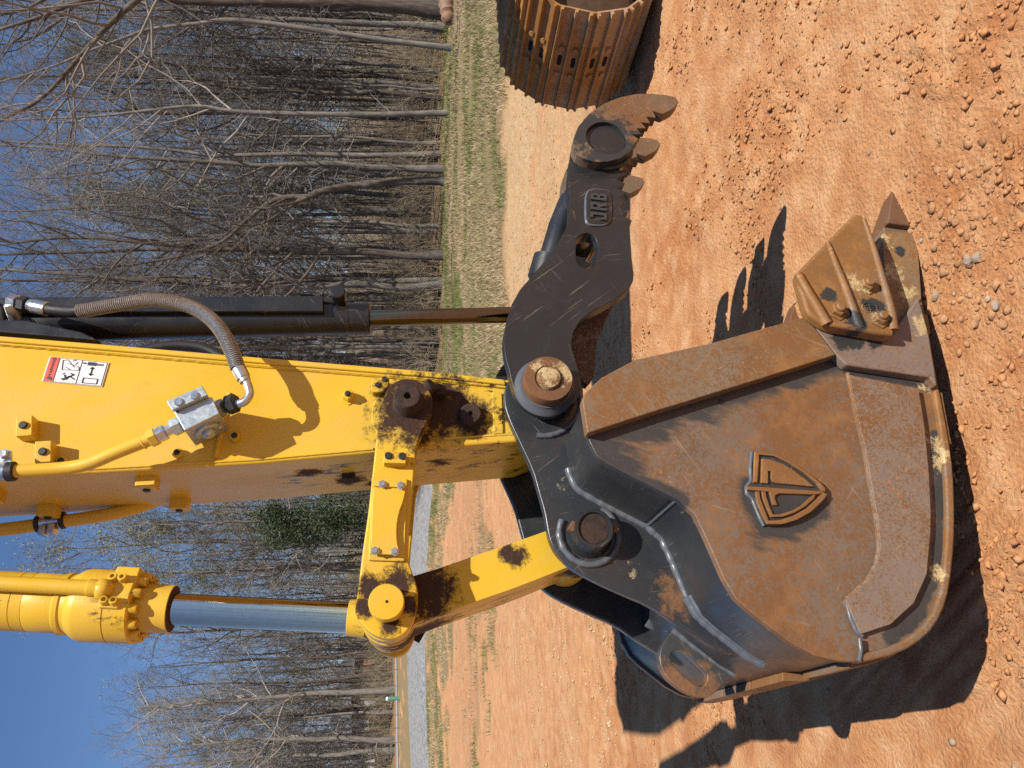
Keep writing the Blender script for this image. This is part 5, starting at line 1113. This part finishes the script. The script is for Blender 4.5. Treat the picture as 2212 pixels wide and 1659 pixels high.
def mat_leaf(name, a, b):
    n = N(name, .6, 0, .3); return n.out(n.mix(n.ramp(n.noise(2.5, 4), .35, .65), a, b))
LEAF_BUD = mat_leaf('spring_bud_leaf', (0.16, 0.15, 0.045), (0.26, 0.235, 0.09))
LEAF_DK = mat_leaf('evergreen_leaf', (0.018, 0.036, 0.012), (0.06, 0.085, 0.03))
NEEDLE = mat_leaf('pine_needle', (0.035, 0.06, 0.022), (0.085, 0.115, 0.045))

def place(xc, yc): X, Y = W(xc, yc); return (X, Y, float(terrain(np.array(float(xc)), np.array(float(yc)))) - .08)
def az(y, dist): return (829.5 - y) / 1661.0 * dist      # sideways offset of a bearing at that distance

def put(name, meshes, xc, yc, rot, sc, label, group, cat='tree', parts=('trunk', 'crown')):
    e = empty(name, place(xc, yc), label, cat, group); e.rotation_euler = (0, 0, rot); e.scale = (sc, sc, sc)
    for nm, m in zip(parts, meshes):
        o = bpy.data.objects.new(nm, m); COL.objects.link(o); o.parent = e
    return e

# named trees along the wood's edge: (bearing, distance, height, radius, bark, clear, limbs, label)
HERO = [
 (25, 33, 24, .34, 1, .30, 20, 'thickest dark trunk, at the far right edge of the wood'),
 (62, 36, 22, .17, 0, .35, 16, 'grey trunk standing second from the right, beside the thick dark one'),
 (82, 39, 20, .11, 2, .30, 14, 'slim pale trunk third from the right'),
 (158, 39, 19, .085, 0, .25, 14, 'slender grey tree behind the track, left of the right-hand trunks'),
 (176, 41, 18, .09, 1, .3, 12, 'slender dark tree behind the track'),
 (196, 38, 16, .075, 2, .2, 14, 'wavy pale sapling in the right part of the wood'),
 (262, 38, 21, .15, 1, .3, 16, 'dark upright tree above the thumb hook'),
 (335, 37, 23, .145, 2, .35, 16, 'straight lilac-grey trunk above the thumb'),
 (368, 36, 22, .17, 0, .25, 18, 'stout forked grey tree next to the straight lilac-grey trunk'),
 (490, 38, 21, .10, 2, .3, 14, 'pale slender tree right of the black cylinder'),
 (552, 36, 22, .20, 1, .2, 20, 'big dark tree just right of the black cylinder'),
 (604, 37, 21, .15, 0, .25, 18, 'grey tree partly behind the black cylinder'),
 (748, 38, 20, .14, 0, .25, 16, 'tree seen between the black cylinder and the yellow arm'),
 (1160, 60, 24, .22, 0, .25, 20, 'tree between the yellow arm and the chrome rod'),
 (1345, 62, 21, .20, 1, .3, 18, 'dark tree left of the bucket cylinder'),
 (1482, 58, 18, .26, 2, .3, 18, 'tall grey tree by the green utility post'),
 (1530, 61, 19.5, .2, 0, .25, 20, 'bare tree with a fan-shaped crown against open sky'),
 (1590, 58, 18.5, .24, 2, .35, 18, 'pale trunk in front of the distant house'),
 (1612, 59, 18, .20, 2, .35, 18, 'pale trunk at the left edge by the distant house'),
]
for k, (by, dist, H, r0, bk, cl, nl, lb) in enumerate(HERO):
    t = Tree(200 + k, H, r0, cl, nl, .36 if by < 800 else .40, .035, (7, 5, 3))
    put('bare_tree', t.meshes('bare_tree', BARK[bk], TWIG[bk]), az(by, dist), dist, 0, 1, lb, 'trees along the wood edge')
def cpath(pts, dist):      # bearings/elevations -> path local to its first point
    b0 = None; out = []
    for (x, y) in pts:
        xc = az(y, dist); zz = 1.6 + dist * math.tan(math.atan((1106 - x) / 1661.0) - PITCH); X, Y = W(xc, dist); q = Vector((X, Y, zz))
        if b0 is None: b0 = q
        out.append(tuple(q - b0))
    return out
t = Tree(301, 0, .21, .25, 16, .35, .05, (6, 5, 3), cpath([(958, 392), (860, 396), (750, 410), (690, 422), (655, 436), (618, 437), (575, 450), (520, 492), (470, 535), (380, 566), (240, 590), (90, 600)], 35))
put('crooked_tree', t.meshes('crooked_tree', BARK[1], TWIG[1]), az(392, 35), 35, 0, 1, 'dark crooked tree whose stem snakes and leans left', 'trees along the wood edge')
t = Tree(302, 0, .12, .3, 12, .3, .05, (6, 5, 3), cpath([(955, 105), (800, 96), (640, 82), (480, 72), (400, 84), (330, 95), (280, 106), (220, 130), (160, 154), (90, 185), (0, 215), (-120, 250)], 30))
put('crooked_tree', t.meshes('crooked_tree', BARK[2], TWIG[2]), az(105, 30), 30, 0, 1, 'pale leaning tree with a bright arched stem, upper right', 'trees along the wood edge')
t = Tree(303, 0, .15, .3, 14, .35, .05, (6, 5, 3), cpath([(975, -30), (700, -20), (420, -10), (230, 30), (130, 60), (60, 90), (-60, 130), (-200, 170)], 26))
put('crooked_tree', t.meshes('crooked_tree', BARK[1], TWIG[1]), az(-30, 26), 26, 0, 1, 'dark tree reaching in from the right edge overhead', 'trees along the wood edge')
t = Tree(304, 0, .13, .3, 14, .35, .05, (6, 5, 3), cpath([(950, 245), (800, 255), (600, 262), (480, 262), (400, 255), (300, 268), (180, 285), (0, 300), (-200, 320)], 33))
put('crooked_tree', t.meshes('crooked_tree', BARK[2], TWIG[2]), az(245, 33), 33, 0, 1, 'pale wavy-stemmed tree in the middle of the right wood', 'trees along the wood edge')

t = Tree(305, 0, .15, .3, 14, .4, .05, (6, 5, 3), cpath([(985, -130), (700, -105), (430, -60), (310, 15), (215, 95), (150, 165), (70, 250), (-20, 300), (-150, 360)], 24))
put('crooked_tree', t.meshes('crooked_tree', BARK[1], TWIG[0]), az(-130, 24), 24, 0, 1, 'dark limb slanting across the upper right from outside the picture', 'trees along the wood edge')
# stand of slender trees behind them
VAR = []
for k in range(9):
    b = k % 3; t = Tree(400 + k, 20 + (k % 4) * 1.5, .10 + .02 * (k % 4), .22, 18, .33, .04, (6, 5, 3)); VAR.append(t.meshes('slender_tree', BARK[b], TWIG[b]))
    if k in (2, 5): BUDT = t
rf = np.random.RandomState(77); cnt = 0
while cnt < 296:
    by = rf.uniform(-120, 1760); dist = 37 + 50 * rf.rand() ** 1.5 if by < 820 else 58 + 48 * rf.rand() ** 1.3
    xc = az(by, dist); tl = float(treeline(np.array(xc), np.array(dist)))
    if dist < tl + 1.0: continue
    put('slender_tree', VAR[rf.randint(9)], xc, dist, rf.uniform(0, 6.28), (rf.uniform(.68, 1.08) if by < 1330 else rf.uniform(.62, .86)), 'slender bare tree standing deep among others in the wood', 'slender trees deep in the wood'); cnt += 1

# budding trees with the first yellow-green leaves
for k, (by, dist, H, lb) in enumerate([(1105, 57, 23, 'budding tree with yellow-green haze right of the bucket cylinder'), (1215, 60, 24, 'budding tree whose crown shows behind the bucket cylinder'), (1490, 66, 19, 'budding tree with olive haze near the left edge'), (430, 44, 20, 'budding tree above the thumb with sparse olive leaves'), (150, 46, 19, 'budding tree in the right wood with sparse olive leaves')]):
    t = Tree(500 + k, H, .17, .25, 20, .38, .04, (6, 5, 3)); ms = t.meshes('budding_tree', BARK[0], TWIG[0]) + [leafy(t, 9000 if k < 3 else 4000, .10, LEAF_BUD, 'buds', 510 + k, .28)]
    put('budding_tree', ms, az(by, dist), dist, 0, 1, lb, 'budding trees', parts=('trunk', 'crown', 'leaves'))

# evergreens
def pine(seed, H, r0, clear):
    r = np.random.RandomState(seed); t = Tree(seed, H, r0, clear, 26, .20, .02, (5, 2, 1), updraft=.1); T = np.array(t.tips); T = T[T[:, 2] > H * clear]
    n = 11000; P = T[r.randint(0, len(T), n)] + r.randn(n, 3) * .28; d = r.randn(n, 3); d[:, 2] += .4; d /= np.linalg.norm(d, axis=1)[:, None]; q = r.randn(n, 3); q -= d * (d * q).sum(1)[:, None]; q /= np.linalg.norm(q, axis=1)[:, None]
    L = .16 + .12 * r.rand(n, 1); V = np.stack([P - q * .022, P + q * .022, P + d * L], 1).reshape(-1, 3)
    return t.meshes('pine_tree', BARK[0], TWIG[1]) + [raw_mesh('needles', V, np.arange(3 * n).reshape(-1, 3), NEEDLE)]
PV = [pine(601, 22, .18, .45), pine(602, 19, .15, .35)]
for k, (by, dist, sc, lb) in enumerate([(170, 62, 1.1, 'pine with dark needles behind the bare trees, upper right'), (255, 72, 1.2, 'pine behind the wavy-stemmed pale tree'), (440, 60, 1.05, 'pine above the snaking crooked tree'), (490, 76, 1.25, 'pine far back right of the black cylinder'), (1135, 84, 1.1, 'pine beside the arm, far back'), (1250, 80, 1.15, 'pine behind the bucket cylinder rod'), (1575, 78, .8, 'pine near the left edge, far back'), (1640, 74, .78, 'leftmost pine in the wood'), (620, 66, 1.1, 'pine partly behind the black cylinder')]):
    put('pine_tree', PV[k % 2], az(by, dist), dist, k * 1.3, sc, lb, 'pines in the wood', parts=('trunk', 'crown', 'needles'))
t = Tree(610, 6.5, .10, .05, 30, .42, .03, (6, 4, 2)); ms = t.meshes('holly', BARK[1], TWIG[1]) + [leafy(t, 15000, .10, LEAF_DK, 'leaves', 611, .22)]
put('evergreen_holly', ms, az(1128, 52), 52, 0, 1.3, 'dark glossy evergreen holly left of the yellow arm', 'evergreens', parts=('trunk', 'crown', 'leaves'))

# the wood behind: too far and dense to tell stems apart
r = np.random.RandomState(88); bag = Bag()
for k in range(640):
    by = r.uniform(-150, 1800); dist = r.uniform(50, 125); xc = az(by, dist)
    if k % 3 == 0: a_ = R(r.uniform(60, 300)); dist = r.uniform(28, 60); xc, dist = dist * math.sin(a_), dist * math.cos(a_)  # unseen stems around the yard, added for dark streaks reflected in the chrome rod
    elif dist < float(treeline(np.array(xc), np.array(dist))) + 5: continue
    X, Y, z0 = place(xc, dist); H = r.uniform(9, 20) if by < 820 else r.uniform(8, 16); P = np.array([X, Y, z0]) + np.stack([np.cumsum(r.randn(6) * .25), np.cumsum(r.randn(6) * .25), np.linspace(0, H, 6)], -1)
    bag.add(P, r.uniform(.04, .11) * (1 - .85 * np.linspace(0, 1, 6)) + .01, 4)
    for j in range(22):
        t_ = .12 + .86 * r.rand(); q = P[0] + (P[-1] - P[0]) * t_; d = r.randn(3); d[2] = abs(d[2]) * .8 + .2; d /= np.linalg.norm(d); L = (1.1 - t_) * 4.5 * (.4 + r.rand()) + .4
        Q = np.array([q, q + d * L * .5 + r.randn(3) * .15, q + d * L + r.randn(3) * .3 + np.array([0, 0, .3])]); bag.add(Q, [.03, .018, .008], 3)
        for m_ in range(2):
            d2 = d + r.randn(3) * .6; Q2 = np.array([Q[1], Q[1] + d2 * L * .35]) if m_ else np.array([Q[2], Q[2] + d2 * L * .35]); bag.add(Q2, [.016, .006], 3)
o = link('distant_wood', raw_mesh('distant_wood', *bag.build(), TWIG[0], True), None)
tag(o, 'far bare woodland reading as one grey-brown mass', 'woodland', kind='stuff')

# brush at the foot of the wood
r = np.random.RandomState(99); bag = Bag()
for k in range(3600):
    by = r.uniform(-60, 1720); xc_ = (829.5 - by) / 1661; tl = float(treeline(np.array(xc_ * 40), np.array(40.0))); dist = tl + r.rand() ** 1.5 * 22; X, Y, z0 = place(xc_ * dist, dist)
    h = r.uniform(.5, 2.6); Q = np.array([(X, Y, z0), (X + r.randn() * .2, Y + r.randn() * .2, z0 + h * .5), (X + r.randn() * .5, Y + r.randn() * .5, z0 + h)]); bag.add(Q, [.010, .007, .003], 3)
    for m_ in range(4):
        Q2 = np.array([Q[1] + (Q[2] - Q[1]) * r.rand(), Q[2] + r.randn(3) * .4]); bag.add(Q2, [.005, .002], 3)
for k in range(1500):
    by = r.uniform(-60, 1720); xc_ = (829.5 - by) / 1661; dist = (75 if by < 820 else 95) + r.rand() * 60; X, Y, z0 = place(xc_ * dist, dist); h = r.uniform(3, 8)
    Q = np.array([(X, Y, z0), (X + r.randn() * .4, Y + r.randn() * .4, z0 + h * .5), (X + r.randn() * .8, Y + r.randn() * .8, z0 + h)]); bag.add(Q, [.05, .035, .015], 3)
    for m_ in range(4): bag.add(np.array([Q[0] + (Q[2] - Q[0]) * r.uniform(.2, .9), Q[1] + r.randn(3) * 1.3 + np.array([0, 0, h * .25])]), [.025, .01], 3)
o = link('undergrowth', raw_mesh('undergrowth', *bag.build(), mat_plain('brush_olive', (0.30, 0.245, 0.15), .9, 0, .3, 3, .1), True), None); tag(o, 'tangle of thin bare brush at the foot of the wood', 'brush', kind='stuff')

# ================================================================== SMALL THINGS FAR OFF
d_ = 52.0; e = empty('utility_post', place(az(1501, d_), d_), 'green plastic utility post with white cap beside the paved path', 'utility post')
X, Y, z0 = e.location
rod('post', (X, Y, z0), (X, Y, z0 + .85), .125, mat_plain('post_green', (0.10, 0.26, 0.17), .5, 0, .1, 5, .1), e, 20)
turned('cap', (X, Y, z0 + .84), (X, Y, z0 + 1.2), [(0, .135), (.08, .135), (.14, .10), (.15, .01)], mat_plain('cap_white', (0.6, 0.65, 0.6), .5), e, 20)
for k, (y, dist, lb) in enumerate([(1475, 52, 'thin stake just right of the green post'), (1440, 53, 'thin wire stake at the path, right of the post'), (1537, 51, 'thin stake left of the green post'), (1565, 51, 'thin stake at the path below the distant house'), (1596, 50, 'thin stake at the path near the left edge')]):
    X, Y, z0 = place(az(y, dist), dist); o = rod('stake', (X, Y, z0), (X + .02, Y, z0 + .75), .018, TWIG[1], None, 8); tag(o, lb, 'stake', 'stakes along the path')
# distant house between the trunks
hd = 92.0; hx, hy, hz0 = place(az(1578, hd), hd); hz0 -= .3
hs_ = empty('house', (hx, hy, hz0), 'distant brick and white house behind pale trunks at the left edge', 'house'); hs_.rotation_euler = (0, 0, -YAW - R(12))
BRK = mat_plain('house_brick', (0.30, 0.13, 0.085), .9, 0, .2, 6, .2); WHT = mat_plain('house_white', (0.72, 0.72, 0.70), .7, 0, .04, 3, .05); ROOF = mat_plain('house_roof', (0.14, 0.145, 0.16), .9, 0, .2, 4, .3); GLS = mat_plain('house_glass', (0.03, 0.035, 0.045), .15)
def hb(name, x0, x1, y0, y1, z0, z1, mat, par=hs_):
    V = [(x, y, z) for x in (x0, x1) for y in (y0, y1) for z in (z0, z1)]; F = [(0, 1, 3, 2), (4, 6, 7, 5), (0, 4, 5, 1), (2, 3, 7, 6), (0, 2, 6, 4), (1, 5, 7, 3)]
    me = bpy.data.meshes.new(name); me.from_pydata(V, [], F); o = bpy.data.objects.new(name, me); COL.objects.link(o); me.materials.append(mat); o.parent = par; return o
wall = hb('wall', -7, 6, 0, 7, 0, 3.0, BRK)
hb('siding', -7.02, -1.6, -.06, 0, .4, 3.0, WHT); hb('siding', .9, 2.2, -.06, 0, 1.0, 3.0, WHT)
for x in (-6.2, -4.6, -3.0): w_ = hb('window', x, x + 1.1, -.10, -.06, 1.1, 2.4, WHT); hb('pane', x + .12, x + .98, -.13, -.10, 1.22, 2.28, GLS, w_)
hb('door', 3.6, 4.6, -.06, 0, 0, 2.1, WHT)
V = [(-7.6, -.7, 2.95), (6.6, -.7, 2.95), (6.6, 7.7, 2.95), (-7.6, 7.7, 2.95), (-7.6, 3.5, 5.6), (6.6, 3.5, 5.6)]
me = bpy.data.meshes.new('roof'); me.from_pydata(V, [], [(0, 1, 5, 4), (2, 3, 4, 5), (0, 4, 3), (1, 2, 5), (0, 3, 2, 1)]); me.materials.append(ROOF); o = bpy.data.objects.new('roof', me); COL.objects.link(o); o.parent = hs_
# old log at the wood edge, upper right
LOGM = mat_bark('log_bark', (0.10, 0.05, 0.03), (0.34, 0.20, 0.13), 5)
lx, ly, lz = place(az(20, 29.5), 29.5); lp = [(lx + t * 1.4, ly - t * .5, lz + .28 + .05 * math.sin(t * 3)) for t in (-.42, -.2, .1, .5, 1, 1.6)]
o = sweep('log', spline(lp, 5), .3, LOGM, None, 14, [.12, .2, .26, .29, .30, .31, .32] + [.32] * 19, 60, .12, 3); tag(o, 'broken rotting log lying at the wood edge, far right', 'log')

bpy.context.view_layer.update()
